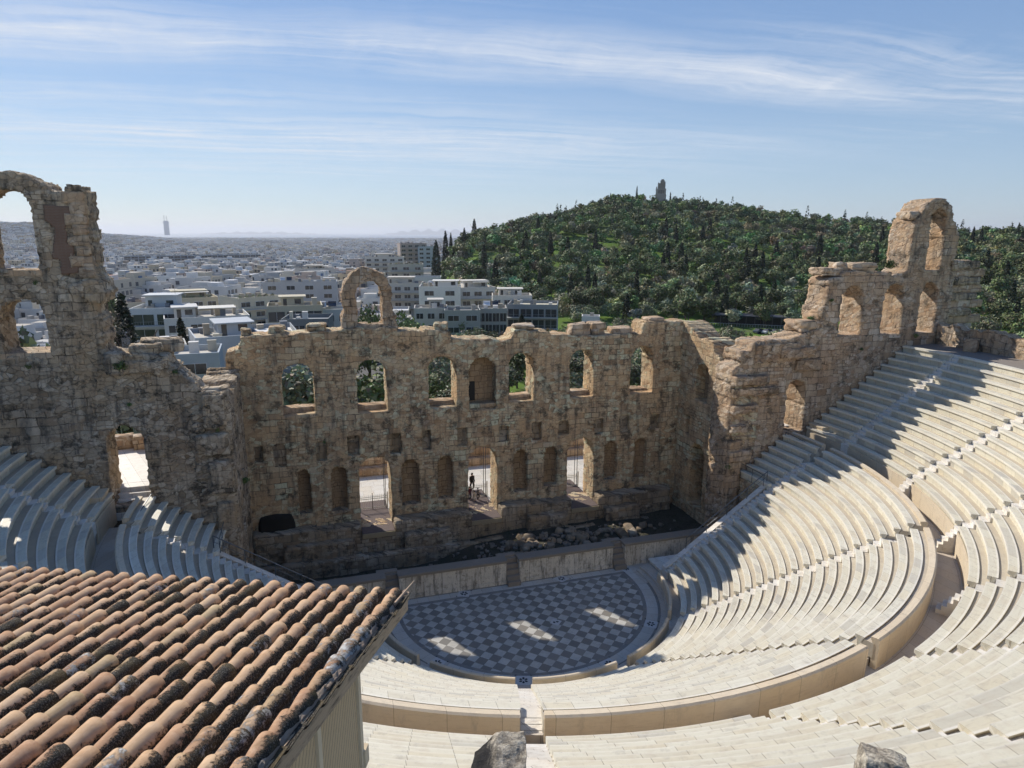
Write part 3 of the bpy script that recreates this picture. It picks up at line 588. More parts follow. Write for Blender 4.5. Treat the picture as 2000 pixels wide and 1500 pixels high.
for i, (x, y) in enumerate([(9.4 * sin(R(a)), -9.4 * cos(R(a))) for a in (-51.6, -17.2, 17.2, 51.6)] + [(9.24, 1.68), (3.78, 1.7), (-3.9, 1.7), (-9.24, 1.68)]):
    t = empty('rosette_slab', (x, y, .01), 'pale square slab with dark six petal rosette ' + RL[i], 'rosette', 'rosette slabs in the floor ring', atan2(y, x))
    sl_ = MB().box(-.42, .42, -.42, .42, 0, .006).build('slab', wh, t)
    mb = MB()
    for k in range(6):
        a = k * pi / 3; pts = [(cos(a + da) * r, sin(a + da) * r, .011) for da, r in ((0, .06), (-.42, .17), (-.3, .25), (0, .29), (.3, .25), (.42, .17))]
        mb.add(pts, [tuple(range(6))])
    mb.build('rosette', blk, t)
    mb = MB()
    for sx, sy in ((1, 1), (1, -1), (-1, 1), (-1, -1)): mb.add([(sx * .42, sy * .42, .009), (sx * .56, sy * .42, .009), (sx * .42, sy * .56, .009)], [(0, 1, 2)])
    mb.build('corner_inlay', blk, t)
t = empty('centre_tile', (1.25, -3.75, .01), 'small black and white tile near the middle of the checkered floor', 'tile', rz=pi / 4)
MB().box(-.31, .31, -.31, .31, 0, .005).build('slab', wh, t); MB().box(-.16, 0, 0, .16, .005, .008).box(0, .16, -.16, 0, .005, .008).build('inlay', blk, t)

# ------------------------------------------------------------------ low stage front (pulpitum)
def pulp_mat():
    t = NT('stage_front_marble'); uv = t.coord('Object'); p = t.mapp(uv, rot=(pi / 2, 0, 0)); bc, bf = t.brick(p, 1.35, 9, .012, .2, off=0)
    c = t.ramp(bc, [(0, (.56, .50, .40)), (.5, (.64, .58, .475)), (1, (.52, .455, .36))])
    st = t.noise(t.mapp(uv, sc=(2.2, 1, .35)), 1.6, 6, .7); c = t.mix(t.mr(st, .5, .66, 0, .8), c, (.085, .07, .055))
    c = t.mix(t.mr(t.noise(uv, 2.2, 6, .7), .5, .7, 0, .6), c, (.20, .155, .10)); c = t.mix(t.mr(t.noise(uv, 7, 5, .7), .58, .68, 0, .8), c, (.06, .052, .045)); c = t.mix(t.math('MULTIPLY', bf, .8), c, (.05, .042, .035))
    t.bsdf(c, .8, t.bump(t.noise(uv, 6, 5, .7), .5, .03)); return t.m
PM = pulp_mat(); CM = marble('stage_front_cap', (.34, .31, .27), (.40, .37, .33), (.27, .245, .21), 1.3, .8, 3.)
STX = [-9.05, 0.0, 8.8]; sp = [(-17.6, STX[0] - .5), (STX[0] + .5, STX[1] - .5), (STX[1] + .5, STX[2] - .5), (STX[2] + .5, 17.4)]
pt = empty('stage_podium', (0, 2.5, 0), 'low stained marble wall along the straight side of the checkered floor', 'wall')
def kid2(o, p): o.parent = p; o.matrix_parent_inverse = Matrix.Translation(-Vector(p.location)); return o
pm = MB(); cm = MB(); cap2 = MB()
for a, b in sp:
    pm.box(a, b, 2.2, 2.95, -1.3, 1.72); pm.box(a, b, 2.12, 2.2, -.1, .28)
    cm.box(a - .03, b + .03, 2.10, 3.0, 1.72, 1.80); cm.box(a - .06, b + .06, 2.05, 3.02, 1.80, 1.94)
for x in STX: pm.box(x - .5, x + .5, 2.9, 2.96, -1.3, 1.72); cm.box(x - .5, x + .5, 2.9, 3.4, 1.74, 1.93); pm.box(x + .5, x + .8, 2.05, 2.2, -.05, 1.72); cm.box(x - 1.0, x - .5, 2.98, 3.45, 1.8, 1.92)
kid2(pm.build('panel', PM), pt); o = kid2(cm.build('coping', CM), pt)
for i, x in enumerate(STX):
    mb = MB()
    for k in range(5): mb.box(x - .49, x + .49, 1.62 + k * .27, 2.93, (k * .36 if k else -.05), (k + 1) * .36)
    tag(mb.build('stage_steps', CM), ['five worn steps set into the left of the low stage front, just beyond the roof', 'five worn steps in the middle of the low stage front', 'five worn steps at the right end of the low stage front'][i], 'steps', 'steps in the low stage front')
# pit
soil = NT('dark_soil'); ob = soil.coord(); c = soil.mix(soil.noise(ob, .8, 6, .7), (.045, .045, .03), (.13, .115, .088)); c = soil.mix(soil.mr(soil.noise(ob, 3, 5, .7), .55, .7), c, (.03, .042, .015))
soil.bsdf(c, 1, soil.bump(soil.noise(ob, 5, 6, .7), 1., .2), .05)
def pitz(X, Y): return -.75 + 1.45 * (1 / (1 + np.exp(-(np.asarray(X) + 2.5) * .9))) + noise2(np.asarray(X, float), np.asarray(Y, float), 1.2, 3) * .12 + .45 * np.exp(-((np.asarray(X) - 4) ** 2 / 14 + (np.asarray(Y) - 5.2) ** 2 / 3))
def grid_sheet(name, x0, x1, y0, y1, n, m, fz, mat, uvs=1.):
    X, Y = np.meshgrid(np.linspace(x0, x1, n), np.linspace(y0, y1, m), indexing='ij'); Z = fz(X, Y)
    idx = np.arange(n * m).reshape(n, m); F = np.stack([idx[:-1, :-1].ravel(), idx[1:, :-1].ravel(), idx[1:, 1:].ravel(), idx[:-1, 1:].ravel()], 1)
    return mesh_np(name, np.stack([X.ravel(), Y.ravel(), Z.ravel()], 1), F, mat, uv=np.stack([X.ravel(), Y.ravel()], 1), smooth=True)
tag(grid_sheet('pit_ground', -19.5, 19.5, 2.6, 11.6, 120, 30, pitz, soil.m), kind='structure')
RUB = masonry('rubble_stone', [tuple(c * .62 for c in p) for p in GREYW], 2., 2., .6, 0., 9., .03, .5, .4)
r_ = random.Random(5)
pos = []
for i in range(64):
    if i < 44: x = r_.gauss(4.2, 2.6); y = r_.gauss(5.4, 1.0)
    elif i < 52: x = r_.uniform(9, 16); y = r_.uniform(5.5, 8)
    else: x = r_.uniform(-17, -3); y = r_.uniform(3.8, 8)
    y = min(8.2, max(3.6, y)); s = r_.uniform(.3, .85); z = float(pitz(x, y)) + s * .22
    long_ = i in (44, 45, 46, 47, 52, 53)
    lab = 'grey tumbled stone in the dark rubble heap behind the low stage front' if i < 44 else ('fallen stone on the dark ground right of the rubble heap' if i < 52 else 'fallen stone on the dark ground left of the rubble heap')
    g = ['stones of the rubble heap', 'fallen stones right of the heap', 'fallen stones left of the heap'][0 if i < 44 else 1 if i < 52 else 2]
    stone('fallen_stone', (x, y, z), (s * (2.0 if long_ else 1.1), s * .8, s * (.45 if long_ else .75)), RUB, 500 + i, (r_.uniform(-.4, .4), r_.uniform(-.4, .4), r_.uniform(0, 3.1)), None, lab, 'stone', g, 2, .25, .65)
RV = []; RF = []
for k in range(260):
    b = np.array([(a, b_, c_) for a in (-1, 1) for b_ in (-1, 1) for c_ in (-1, 1)]) * rng.uniform(.04, .14, 3) + rng.normal(0, .03, (8, 3))
    bx, by = rng.normal(4, 4.5), rng.uniform(3.4, 8.2); RV.append(b + [bx, by, float(pitz(bx, by)) + .05]); RF.append(np.array([[0, 1, 3, 2], [4, 6, 7, 5], [0, 4, 5, 1], [2, 3, 7, 6], [0, 2, 6, 4], [1, 5, 7, 3]]) + 8 * k)
tag(mesh_np('rubble', np.concatenate(RV), np.concatenate(RF), CM), 'loose small rubble scattered over the dark ground behind the stage front', 'rubble', kind='stuff')

# ------------------------------------------------------------------ side passages, copings and rails
metal = simple('grey_metal', (.16, .165, .17), .45, .1, metal=.7)
for s in (-1, 1):
    tag(MB().box(*sorted((s * 9.6, s * 19.0)), -.76, 2.2, -.4, .02).build('passage_floor', M['walk']), kind='structure')
    t = empty('sloped_coping', (s * 15, -.5, 3), '%s sloping white marble coping beside the lower tier stair' % SIDE[s], 'coping')
    pts = [(s * 11.3, .2), (s * 19.9, .2), (s * 19.9, 6.62), (s * 11.9, 1.16), (s * 11.3, .9)]
    if s < 0: pts = pts[::-1]
    kid2(MB().prism(pts, -.70, -.36).build('coping_wall', M['steps']), t)
    tp = [(s * 11.3, .9), (s * 11.9, 1.16), (s * 19.9, 6.62), (s * 19.9, 6.72), (s * 11.88, 1.28), (s * 11.3, 1.02)]
    if s < 0: tp = tp[::-1]
    kid2(MB().prism(tp, -.76, -.28).build('coping_slab', M['steps']), t)
    t = empty('handrail', (s * 16, -.3, 3), ('long sloping metal handrail beside the right coping' if s > 0 else 'thin metal handrail running down behind the shaded left coping'), 'handrail')
    z = lambda x: 1.16 + (abs(x) - 11.9) * .6825
    a = 13.2; b = 20.1
    kid2(MB().bar((s * a, -.42, z(a) + 1.0), (s * b, -.42, z(b) + 1.0), .035).bar((s * a, -.42, z(a) + .6), (s * b, -.42, z(b) + .6), .015).build('rail', metal), t)
    for k in range(5):
        xx = a + (b - a) * k / 4; kid2(MB().bar((s * xx, -.42, z(xx)), (s * xx, -.42, z(xx) + 1.0), .03).build('post', metal), t)
    # wing wall carrying the outer tiers
    x0, x1 = sorted((s * 19.62, s * 19.95))
    tag(wall('wing_wall', [(-.72, -.2), (2.62, -.2), (2.62, 6.35), (-.72, 6.35)], [], .33, (s * 19.62, 0, 0), (0, 1, 0), (-s, 0, 0), M['side'] if s > 0 else M['wallL'], None, .2, 90 + s, .02), 'short %s cross wall under the outer lower tiers beside the sloping coping' % SIDE[s], 'wall')
    t = empty('handrail', (s * 19.8, 1, 6.5), '%s metal railing across the top of the short cross wall' % SIDE[s], 'handrail')
    kid2(MB().bar((s * 19.75, -.55, 7.5), (s * 19.75, 2.5, 7.5), .03).bar((s * 19.75, -.55, 7.1), (s * 19.75, 2.5, 7.1), .014).build('rail', metal), t)
    for y in (-.5, .95, 2.4): kid2(MB().bar((s * 19.75, y, 6.3), (s * 19.75, y, 7.5), .028).build('post', metal), t)
    t = empty('handrail', (s * 24.2, 1, 8.5), '%s metal railing where the walkway meets the doorway steps' % SIDE[s], 'handrail')
    kid2(MB().bar((s * 23.75, 2.3, 9.9), (s * 24.1, -.6, 9.5), .03).bar((s * 24.1, -.6, 9.5), (s * 24.1, -.6, 8.3), .03).build('rail', metal), t)
    kid2(MB().bar((s * 23.75, 2.3, 8.4), (s * 23.75, 2.3, 9.9), .028).bar((s * 23.92, .8, 8.4), (s * 23.92, .8, 9.7), .028).build('post', metal), t)
    tag(MB().box(*sorted((s * 11.25, s * 15.2)), -.3, 1.55, 0, .55).box(*sorted((s * 11.15, s * 15.2)), -.3, 1.65, .55, .63).build('marble_plinth', M['steps']), 'pale flat marble plinth at the %s end of the low stage front' % SIDE[s], 'plinth')
    # masonry fill between walkway and wall, doorway steps and landing
    mb = MB()
    for k in range(5): mb.box(*sorted((s * 23.6, s * 26.1)), 2.45 + k * .42, 5.4, WZ - .2, WZ + (k + 1) * .27)
    tag(mb.build('doorway_steps', M['steps']), 'pale marble steps rising through the %s arched doorway' % SIDE[s], 'steps')
    tag(MB().box(*sorted((s * 20.8, s * 31.0)), 5.0, 16.0, 2.0, WZ + 1.36).build('landing', M['steps']), kind='structure')
    for k in range(4): stone('landing_block', (s * (24.6 + k * 1.55), 12.6 + .4 * k, WZ + 1.85), (1.45, 1.0, 1.0), SW2, 610 + k + 7 * s, (0, 0, .1 * k), None, 'squared ancient block standing on the sunlit landing seen through the %s doorway' % SIDE[s], 'stone', 'blocks on the %s landing' % SIDE[s], 2, .08, .9)
# walls at outer side of the front rows next to the doorway : podium ends
for s in (-1, 1):
    x0, x1 = sorted((s * 26.15, s * 29.0))
    tag(MB().box(*sorted((s * 26.15, s * 28.2)), .9, 2.4, WZ - .2, 10.35).box(*sorted((s * 26.1, s * 28.25)), .85, 2.45, 10.35, 10.47).build('marble_block', M['parapet']), 'smooth marble end block beside the %s doorway steps' % SIDE[s], 'block')

# ------------------------------------------------------------------ top terrace and outer wall
grav = NT('gravel'); ob = grav.coord(); grav.bsdf(grav.mix(grav.noise(ob, 14, 6, .8), (.15, .13, .11), (.30, .26, .22)), 1, grav.bump(grav.noise(ob, 30, 4, .7), .5, .03))
tag(arc_solid('top_terrace', [(rt - .12, ZT - 1.2), (rt - .12, ZT + .0), (39.4, ZT + .05), (39.4, ZT - 1.2)], -93.8, 93.8, grav.m, None, seg=1.2), kind='structure')
def curved_wall(name, r0, r1, a0, a1, z0, z1, mat, lab, seed):
    n = int(R(a1 - a0) * r0 / .22); m = int((z1 - z0) / .22) + 1; A = np.linspace(a0, a1, n + 1); Zs = np.linspace(z0, z1, m + 1)
    V = []; UV = []; k = 2 * (m + 1)
    for i, a in enumerate(A):
        u = R(a) * r0; dz = .12 * sin(u * 1.7 + seed) + .1 * sin(u * 4.1) + .1 * random.uniform(-1, 1)
        for j, z in enumerate(Zs): V.append(P3(r0, a, z + (dz if j == m else 0))); UV.append((u, z))
        for j, z in enumerate(Zs[::-1]): V.append(P3(r1, a, z + (dz if j == 0 else 0))); UV.append((u + 2, z + 1.2))
    F = [(i * k + j, (i + 1) * k + j, (i + 1) * k + j + 1, i * k + j + 1) for i in range(n) for j in range(k - 1)]
    F += [(i * k + k - 1, (i + 1) * k + k - 1, (i + 1) * k, i * k) for i in range(n)] + [tuple(range(k)), tuple(n * k + j for j in range(k - 1, -1, -1))]
    return tag(mesh_np(name, V, F, mat, uv=UV), lab, 'ruin wall')
curved_wall('perimeter_wall', 38.75, 39.8, 47, 93.6, ZT - .3, ZT + 1.75, M['wallR'], 'low curved wall of big pale blocks behind the top tier at the right edge', 3)
curved_wall('perimeter_wall', 38.75, 39.8, -93.6, -40, ZT - .3, ZT + 1.75, M['wallL'], 'low curved wall closing the top of the shaded tiers at the left', 5)
stone('fallen_block', P3(38.2, 88, ZT + .4), (.9, .9, 1.2), SW2, 640, (0, .2, .4), None, 'upright pale stone stub on the gravel beside the tower foot', 'stone')

# ------------------------------------------------------------------ ground behind the stage, gates, people
plz = marble('plaza_paving', (.56, .53, .47), (.64, .61, .55), (.47, .44, .38), 1.2, .3, 0., 1.2)
tag(grid_sheet('plaza', -40, 45, 13.0, 25.5, 30, 8, lambda X, Y: 1.98 + 0 * X, plz), kind='structure')
t = empty('terrace_wall', (0, 25, 2), 'long low terrace wall of big ochre blocks beyond the stage doorways', 'wall')
kid2(rough_block('lower_course', -36, 42, 23.2, 24.3, 1.9, 2.75, SW2, None, 70, .3), t); kid2(rough_block('upper_course', -36, 42, 24.1, 25.6, 1.9, 3.7, SW2, None, 71, .3), t)
tag(grid_sheet('upper_terrace', -40, 45, 25.4, 34, 30, 8, lambda X, Y: 3.35 + noise2(X, Y, .8, 8) * .06, plz), kind='structure')
iron = simple('pale_iron', (.42, .41, .36), .6, .1)
GL = ['spiked iron gate closing the left stage doorway', 'spiked iron gate in the central doorway behind the group of visitors', 'spiked iron gate in the right doorway with one person behind it']
for i, c in enumerate(DOORX):
    y = YW + TW + 1.3; g = empty('iron_gate', (c, y, 2.04), GL[i], 'gate', 'iron gates in the doorways')
    mb = MB().box(-1.3, 1.3, -.015, .015, .95, 1.0).box(-1.3, 1.3, -.015, .015, 1.12, 1.16).box(-1.3, 1.3, -.015, .015, .12, .17); mb.build('crossbars', iron, g)
    mb = MB()
    for k in range(17):
        x = -1.28 + k * .16; mb.bar((x, 0, 0), (x, 0, 1.25), .011, 4); mb.bar((x, 0, 1.25), (x, 0, 1.36), .02, 4, .002)
    mb.build('bars', iron, g)
    MB().box(-.03, .03, -.03, .03, 0, 1.5).build('gate_post', simple('dark_iron', (.08, .075, .06), .6), g)
    MB().box(-1.36, -1.28, -.04, .04, 0, 1.5).box(1.28, 1.36, -.04, .04, 0, 1.5).build('frame', iron, g)
    MB().box(1.15, 1.2, -.06, -.01, 0, 5.2).bar((1.1, .4, 0), (1.1, .4, 5.6), .03, 6).build('pole', simple('dark_pole', (.09, .085, .08), .6), g)
def skin_figure(name, loc, rz, h, cols, lab, pose=0, parent=None):
    """one continuous body grown on a skeleton, clothes as separate shells"""
    t = empty(name, loc, lab, 'person', rz=rz)
    s = h / 1.75; st = .12 if pose else .04
    J = {'hip': (0, 0, .93), 'sp': (0, .01, 1.15), 'ch': (0, .02, 1.36), 'nk': (0, .01, 1.49), 'hd': (0, -.02, 1.60), 'ht': (0, -.02, 1.70)}
    E = [('hip', 'sp'), ('sp', 'ch'), ('ch', 'nk'), ('nk', 'hd'), ('hd', 'ht')]; Rr = {'hip': .135, 'sp': .12, 'ch': .14, 'nk': .055, 'hd': .088, 'ht': .06}
    for q, sx in (('l', -1), ('r', 1)):
        sw_ = st * sx
        J.update({'h' + q: (sx * .09, 0, .86), 'k' + q: (sx * .10, -sw_ * 1.1, .49), 'a' + q: (sx * .10, sw_ * .6, .08), 't' + q: (sx * .11, sw_ * .6 - .14, .03), 's' + q: (sx * .18, .02, 1.40), 'e' + q: (sx * .23, .05 + sw_ * .3, 1.13), 'w' + q: (sx * .22, -.06 - (.16 if pose > 1 else 0), .90 + (.15 if pose > 1 else 0)), 'f' + q: (sx * .21, -.10 - (.2 if pose > 1 else 0), .82 + (.17 if pose > 1 else 0))})
        Rr.update({'h' + q: .095, 'k' + q: .06, 'a' + q: .042, 't' + q: .035, 's' + q: .06, 'e' + q: .042, 'w' + q: .028, 'f' + q: .022})
        E += [('hip', 'h' + q), ('h' + q, 'k' + q), ('k' + q, 'a' + q), ('a' + q, 't' + q), ('ch', 's' + q), ('s' + q, 'e' + q), ('e' + q, 'w' + q), ('w' + q, 'f' + q)]
        for fi in range(5):
            nm = 'g%d%s' % (fi, q); fx = (fi - 2) * .016; J[nm] = (J['f' + q][0] + sx * 0 + fx * .4, J['f' + q][1] + fx - .01, J['f' + q][2] - (.075 if fi else .04)); Rr[nm] = .008; E.append(('f' + q, nm))
    K = list(J); me = bpy.data.meshes.new('body'); me.from_pydata([tuple(c * s for c in J[k]) for k in K], [(K.index(a), K.index(b)) for a, b in E], [])
    o = obj_of('body', me, t); me.materials.append(cols[0])
    m = o.modifiers.new('Skin', 'SKIN'); m.use_smooth_shade = True
    for i, k in enumerate(K): r = Rr[k] * s; me.skin_vertices[0].data[i].radius = (r, r * (.8 if k in ('ch', 'sp', 'hip') else 1))
    me.skin_vertices[0].data[K.index('hip')].use_root = True; o.modifiers.new('Sub', 'SUBSURF').levels = 1; o.modifiers['Sub'].render_levels = 1
    # clothing shells : tapered tubes following torso and legs, hair cap
    def tube(name, pts, mat, n=12):
        V = []; F = []
        for j, (x, y, z, rx, ry) in enumerate(pts):
            for i in range(n): a = 2 * pi * i / n; V.append(((x + cos(a) * rx) * s, (y + sin(a) * ry) * s, z * s))
        for j in range(len(pts) - 1):
            for i in range(n): F.append((j * n + i, j * n + (i + 1) % n, (j + 1) * n + (i + 1) % n, (j + 1) * n + i))
        F += [tuple(range(n - 1, -1, -1)), tuple((len(pts) - 1) * n + i for i in range(n))]
        return mesh_np(name, V, F, mat, t, smooth=True)
    tube('jacket', [(0, 0, .84, .17, .13), (0, .01, 1.0, .165, .13), (0, .01, 1.2, .17, .13), (0, .02, 1.38, .20, .13), (0, .01, 1.47, .12, .09), (0, .01, 1.5, .06, .06)], cols[1])
    for q, sx in (('l', -1), ('r', 1)):
        a, b, c_ = J['h' + q], J['k' + q], J['a' + q]
        tube('trouser_leg', [(*c_[:2], .1, .065, .07), (*b[:2], .49, .08, .085), (*a[:2], .9, .11, .12)], cols[2])
        a, b, c_ = J['s' + q], J['e' + q], J['w' + q]
        tube('sleeve', [(c_[0], c_[1], c_[2], .04, .045), (b[0], b[1], b[2], .056, .06), (a[0] * .95, a[1], a[2] + .03, .075, .08)], cols[1])
    tube('hair', [(0, .03, 1.52, .07, .05), (0, .02, 1.60, .105, .10), (0, .0, 1.68, .105, .115), (0, 0, 1.75, .06, .07)], cols[3])
    return t
skin = simple('skin', (.45, .28, .20), .6); dk = simple('cloth_black', (.02, .02, .025), .9); mar = simple('cloth_maroon', (.07, .022, .03), .9); blu = simple('cloth_navy', (.025, .03, .055), .9); hr = simple('hair_dark', (.02, .014, .01), .8); wt = simple('cloth_pale', (.5, .46, .38), .9); gr_ = simple('cloth_grey', (.10, .10, .11), .9)
yg = YW + TW
skin_figure('person', (.35, yg + 3.1, 2.02), .2, 1.78, (skin, dk, dk, hr), 'tall visitor in dark clothes standing behind the gate of the central doorway', 1)
skin_figure('person', (-.95, yg + 2.2, 2.02), -.3, 1.66, (skin, blu, dk, hr), 'visitor in navy half hidden at the left jamb of the central doorway', 1)
skin_figure('person', (-.42, yg + .9, 2.04), .1, 1.30, (skin, mar, blu, hr), 'child in a maroon jacket near the gate in the central doorway', 2)
skin_figure('person', (.32, yg + .75, 2.04), .5, 1.15, (skin, gr_, dk, hr), 'small child in grey leaning at the gate of the central doorway', 2)
skin_figure('person', (-.05, yg + .55, 2.04), 0., .95, (skin, wt, wt, hr), 'toddler in pale clothes in front of the others in the central doorway', 2)
skin_figure('person', (9.35, yg + 2.9, 2.02), .4, 1.75, (skin, dk, gr_, hr), 'lone person in black standing behind the gate of the right doorway', 1)

# ------------------------------------------------------------------ tiled hut in the foreground
RO = Vector((-12.9378, -33.96616, 21.19116)); RA = Vector((-.230167, .097587, 0)); RB = Vector((-.150956, -.354547, .083332)); RE = -.2774
RN = RA.cross(RB).normalized(); RN = RN if RN.z > 0 else -RN
hut = empty('tiled_hut', (-14.5, -36, 18), 'small wooden hut with a weathered terracotta tile roof in the left foreground', 'hut')
def tile_mat():
    t = NT('terracotta'); uv = t.coord('UV'); tint = t.attr('tint'); ob = t.coord()
    sp_ = t.n('ShaderNodeSeparateColor'); t.put(sp_.inputs[0], tint); hue, dirt, lime = sp_.outputs[0], sp_.outputs[1], sp_.outputs[2]
    sx = t.n('ShaderNodeSeparateXYZ'); t.put(sx.inputs[0], uv)
    c = t.ramp(hue, [(0, (.38, .215, .125)), (.3, (.48, .30, .17)), (.6, (.56, .385, .235)), (.85, (.40, .235, .135)), (1, (.43, .32, .18))])
    st = t.noise(t.mapp(uv, sc=(9, 1.2, 1)), 1.5, 5, .7); c = t.mix(t.mr(st, .45, .75, 0, .4), c, (.32, .18, .105))
    c = t.mix(t.mr(t.noise(ob, 9, 5, .7), .45, .7, 0, .5), c, (.62, .45, .31))
    n1 = t.noise(ob, 42, 7, .85); n2 = t.noise(ob, 5.5, 4, .6); n3 = t.noise(ob, 70, 3, .7)
    side = t.mr(sx.outputs[0], .30, 1.0, -.46, .27)       # lichen prefers the damp flank of every tile
    m = t.math('ADD', t.math('ADD', n1, t.math('MULTIPLY', n2, .7)), t.math('ADD', side, t.math('MULTIPLY', dirt, .50)))
    lk = t.mr(m, .99, 1.08); c = t.mix(lk, c, t.ramp(n3, [(.35, (.018, .016, .013)), (.55, (.06, .052, .04)), (.68, (.24, .22, .19)), (.8, (.06, .05, .04))]))
    ol = t.mr(t.math('ADD', t.noise(ob, 3.2, 5, .7), t.math('MULTIPLY', dirt, .2)), .64, .78, 0, .45); c = t.mix(ol, c, (.16, .115, .05))
    wl = t.mr(t.math('ADD', t.noise(ob, 11, 6, .75), lime), .84, .94); c = t.mix(wl, c, t.mix(t.noise(ob, 45, 5, .8), (.30, .285, .26), (.72, .70, .66)))
    h = t.math('ADD', t.math('MULTIPLY', lk, t.math('MULTIPLY', n1, .012)), t.math('MULTIPLY', n1, .004)); h = t.math('ADD', h, t.math('MULTIPLY', wl, .012))
    t.bsdf(c, .88, t.bump(h, 1., 1.), .2); return t.m
TM = tile_mat()
V = []; F = []; UV = []; C = []
NI, NJ = 34, 17; seg = 12; rr = random.Random(9)
ah = RA.normalized(); bh = RB.normalized()
for i in range(-0, NI):
    for j in range(NJ):
        jj = j + (RE if j else 0.0) ; jit = rr.uniform(-.04, .04); yaw = rr.uniform(-.03, .03); rj = rr.uniform(.94, 1.06)
        lo = RO + RA * i + RB * (jj + jit * (j > 0)) + ah * rr.uniform(-.006, .006); dirn = (bh + ah * yaw).normalized(); L = RB.length * 1.2
        r0 = .102 * rj; r1 = .070 * rj; base = len(V); nl = 5
        hue = rr.random(); dirt = max(0, min(1, rr.gauss(.34, .36))); lime = 0
        if i == 0: lime = [.0, .16, .2, .28, .36, .40, .38, .1, .1, .0, .2, .3][j % 12]; dirt = .6
        elif i in (1, 2): lime = .14 * rr.random() + .20; dirt = .6
        elif rr.random() < .035: lime = .34
        for k in range(nl):
            tk = k / (nl - 1); rad = r0 + (r1 - r0) * tk; wob = 1 + .02 * sin(k * 2.3 + i)
            cc = lo - RN * (.098 + .026 * tk) + dirn * (L * tk)
            for s_ in range(seg + 1):
                a = pi * (1.08 * s_ / seg - .04)     # from +(-ah) side to other
                V.append(cc - ah * cos(a) * rad * -1 * wob * 1.0 + RN * sin(a) * rad * wob); UV.append((s_ / seg, tk + j * 3.3 + i * 1.7))
        def q(a, b, c_, d): F.append((a, b, c_, d)); C.append((hue, dirt, lime))
        for k in range(nl - 1):
            for s_ in range(seg):
                a = base + k * (seg + 1) + s_; q(a, a + 1, a + seg + 2, a + seg + 1)
        # thickness at the lower rim
        b2 = len(V)
        for s_ in range(seg + 1):
            a = pi * (1.08 * s_ / seg - .04); V.append(lo - RN * .098 + ah * cos(a) * (r0 - .02) + RN * sin(a) * (r0 - .02)); UV.append((s_ / seg, j * 3.3 + i * 1.7))
        for s_ in range(seg): q(base + s_, b2 + s_, b2 + s_ + 1, base + s_ + 1)
# channel tiles between the rows
for i in range(-1, NI):
    for j in range(NJ):
        cc0 = RO + RA * (i + .5) + RB * (j + (RE if j else -.05)) - RN * .055; L = RB.length * 1.2; base = len(V); hue = rr.random(); dirt = min(1, rr.gauss(.75, .2))
        for k in range(3):
            tk = k / 2
            for s_ in range(9):
                a = pi * s_ / 8; rad = .085 - .008 * (1 - tk); p = cc0 + RB.normalized() * (L * tk) - RN * (.03 * tk) + ah * cos(a) * rad - RN * sin(a) * rad * .75; V.append(p); UV.append((.9, tk + j + i))
        for k in range(2):
            for s_ in range(8):
                a = base + k * 9 + s_; F.append((a, a + 9, a + 10, a + 1)); C.append((hue, dirt, 0))
o = mesh_np('roof', [tuple(v) for v in V], F, TM, None, uv=UV, smooth=True, col=np.array(C)); kid2(o, hut)
def RP(i, j, n=0.): return RO + RA * i + RB * j + RN * n
# mortar verge and barge board
mort = masonry('verge_mortar', [(.42, .32, .24), (.50, .40, .31), (.38, .27, .20), (.45, .36, .28), (.52, .43, .34), (.35, .25, .18), (.40, .27, .2), (.46, .36, .27)], 3., 3., .3, 0., 9., .02, .3, .2)
V = []; UV = []; n = 90
for k in range(n + 1):
    s_ = -.5 + 17 * k / n; w = .035 * random.random(); e_ = -.50 - w * .6; u = s_ * .4
    for (i_, nn) in ((-.20, -.065), (-.36, -.052 - w * .5), (e_, -.085 - w), (e_ + .01, -.135), (-.2, -.135)):
        V.append(RP(i_, s_, nn)); UV.append((u, i_ + nn * 2))
F = [(k * 5 + a, k * 5 + (a + 1) % 5, (k + 1) * 5 + (a + 1) % 5, (k + 1) * 5 + a) for k in range(n) for a in range(5)]
kid2(mesh_np('verge_mortar', [tuple(v) for v in V], F, mort, None, uv=UV), hut)
kid2(MB().bar(RP(-.45, 1.2, -.06), RP(-.55, -1.15, -.03), .022, 6, .006).build('loose_stick', simple('stick', (.42, .30, .20), .8)), hut)
wd = NT('weathered_wood'); ob = wd.coord('UV'); wc = wd.mix(wd.noise(wd.mapp(ob, sc=(1.2, 26, 1)), 2.2, 6, .7), (.27, .19, .12), (.56, .42, .28)); wc = wd.mix(wd.mr(wd.noise(wd.mapp(ob, sc=(1, 5, 1)), 3, 5, .7), .5, .7), wc, (.12, .09, .06)); wd.bsdf(wc, .85, wd.bump(wd.noise(wd.mapp(ob, sc=(1.2, 30, 1)), 2.5, 5, .7), .6, .02))
def slab(name, P, mat, d, parent=hut):
    """four corners quad P extruded by vector d, uv metric"""
    P = [Vector(p) for p in P]; d = Vector(d); V = P + [p + d for p in P]; e = (P[1] - P[0]).normalized(); f = (P[1] - P[0]).cross(P[3] - P[0]).normalized().cross(e)
    UV = [((p - P[0]).dot(e), (p - P[0]).dot(f)) for p in V]
    return kid2(mesh_np(name, [tuple(v) for v in V], [(0, 1, 2, 3), (7, 6, 5, 4), (0, 4, 5, 1), (1, 5, 6, 2), (2, 6, 7, 3), (3, 7, 4, 0)], mat, None, uv=UV), parent)
dz = Vector((0, 0, -.27)); out = -ah
slab('barge_board', [RP(-.42, -.55, -.13), RP(-.42, 17, -.13), RP(-.42, 17, -.13) + dz, RP(-.42, -.55, -.13) + dz], wd.m, ah * .035)
slab('barge_batten', [RP(-.50, -.62, -.125), RP(-.50, 17, -.125), RP(-.50, 17, -.125) + dz * .42, RP(-.50, -.62, -.125) + dz * .42], wd.m, ah * .03)
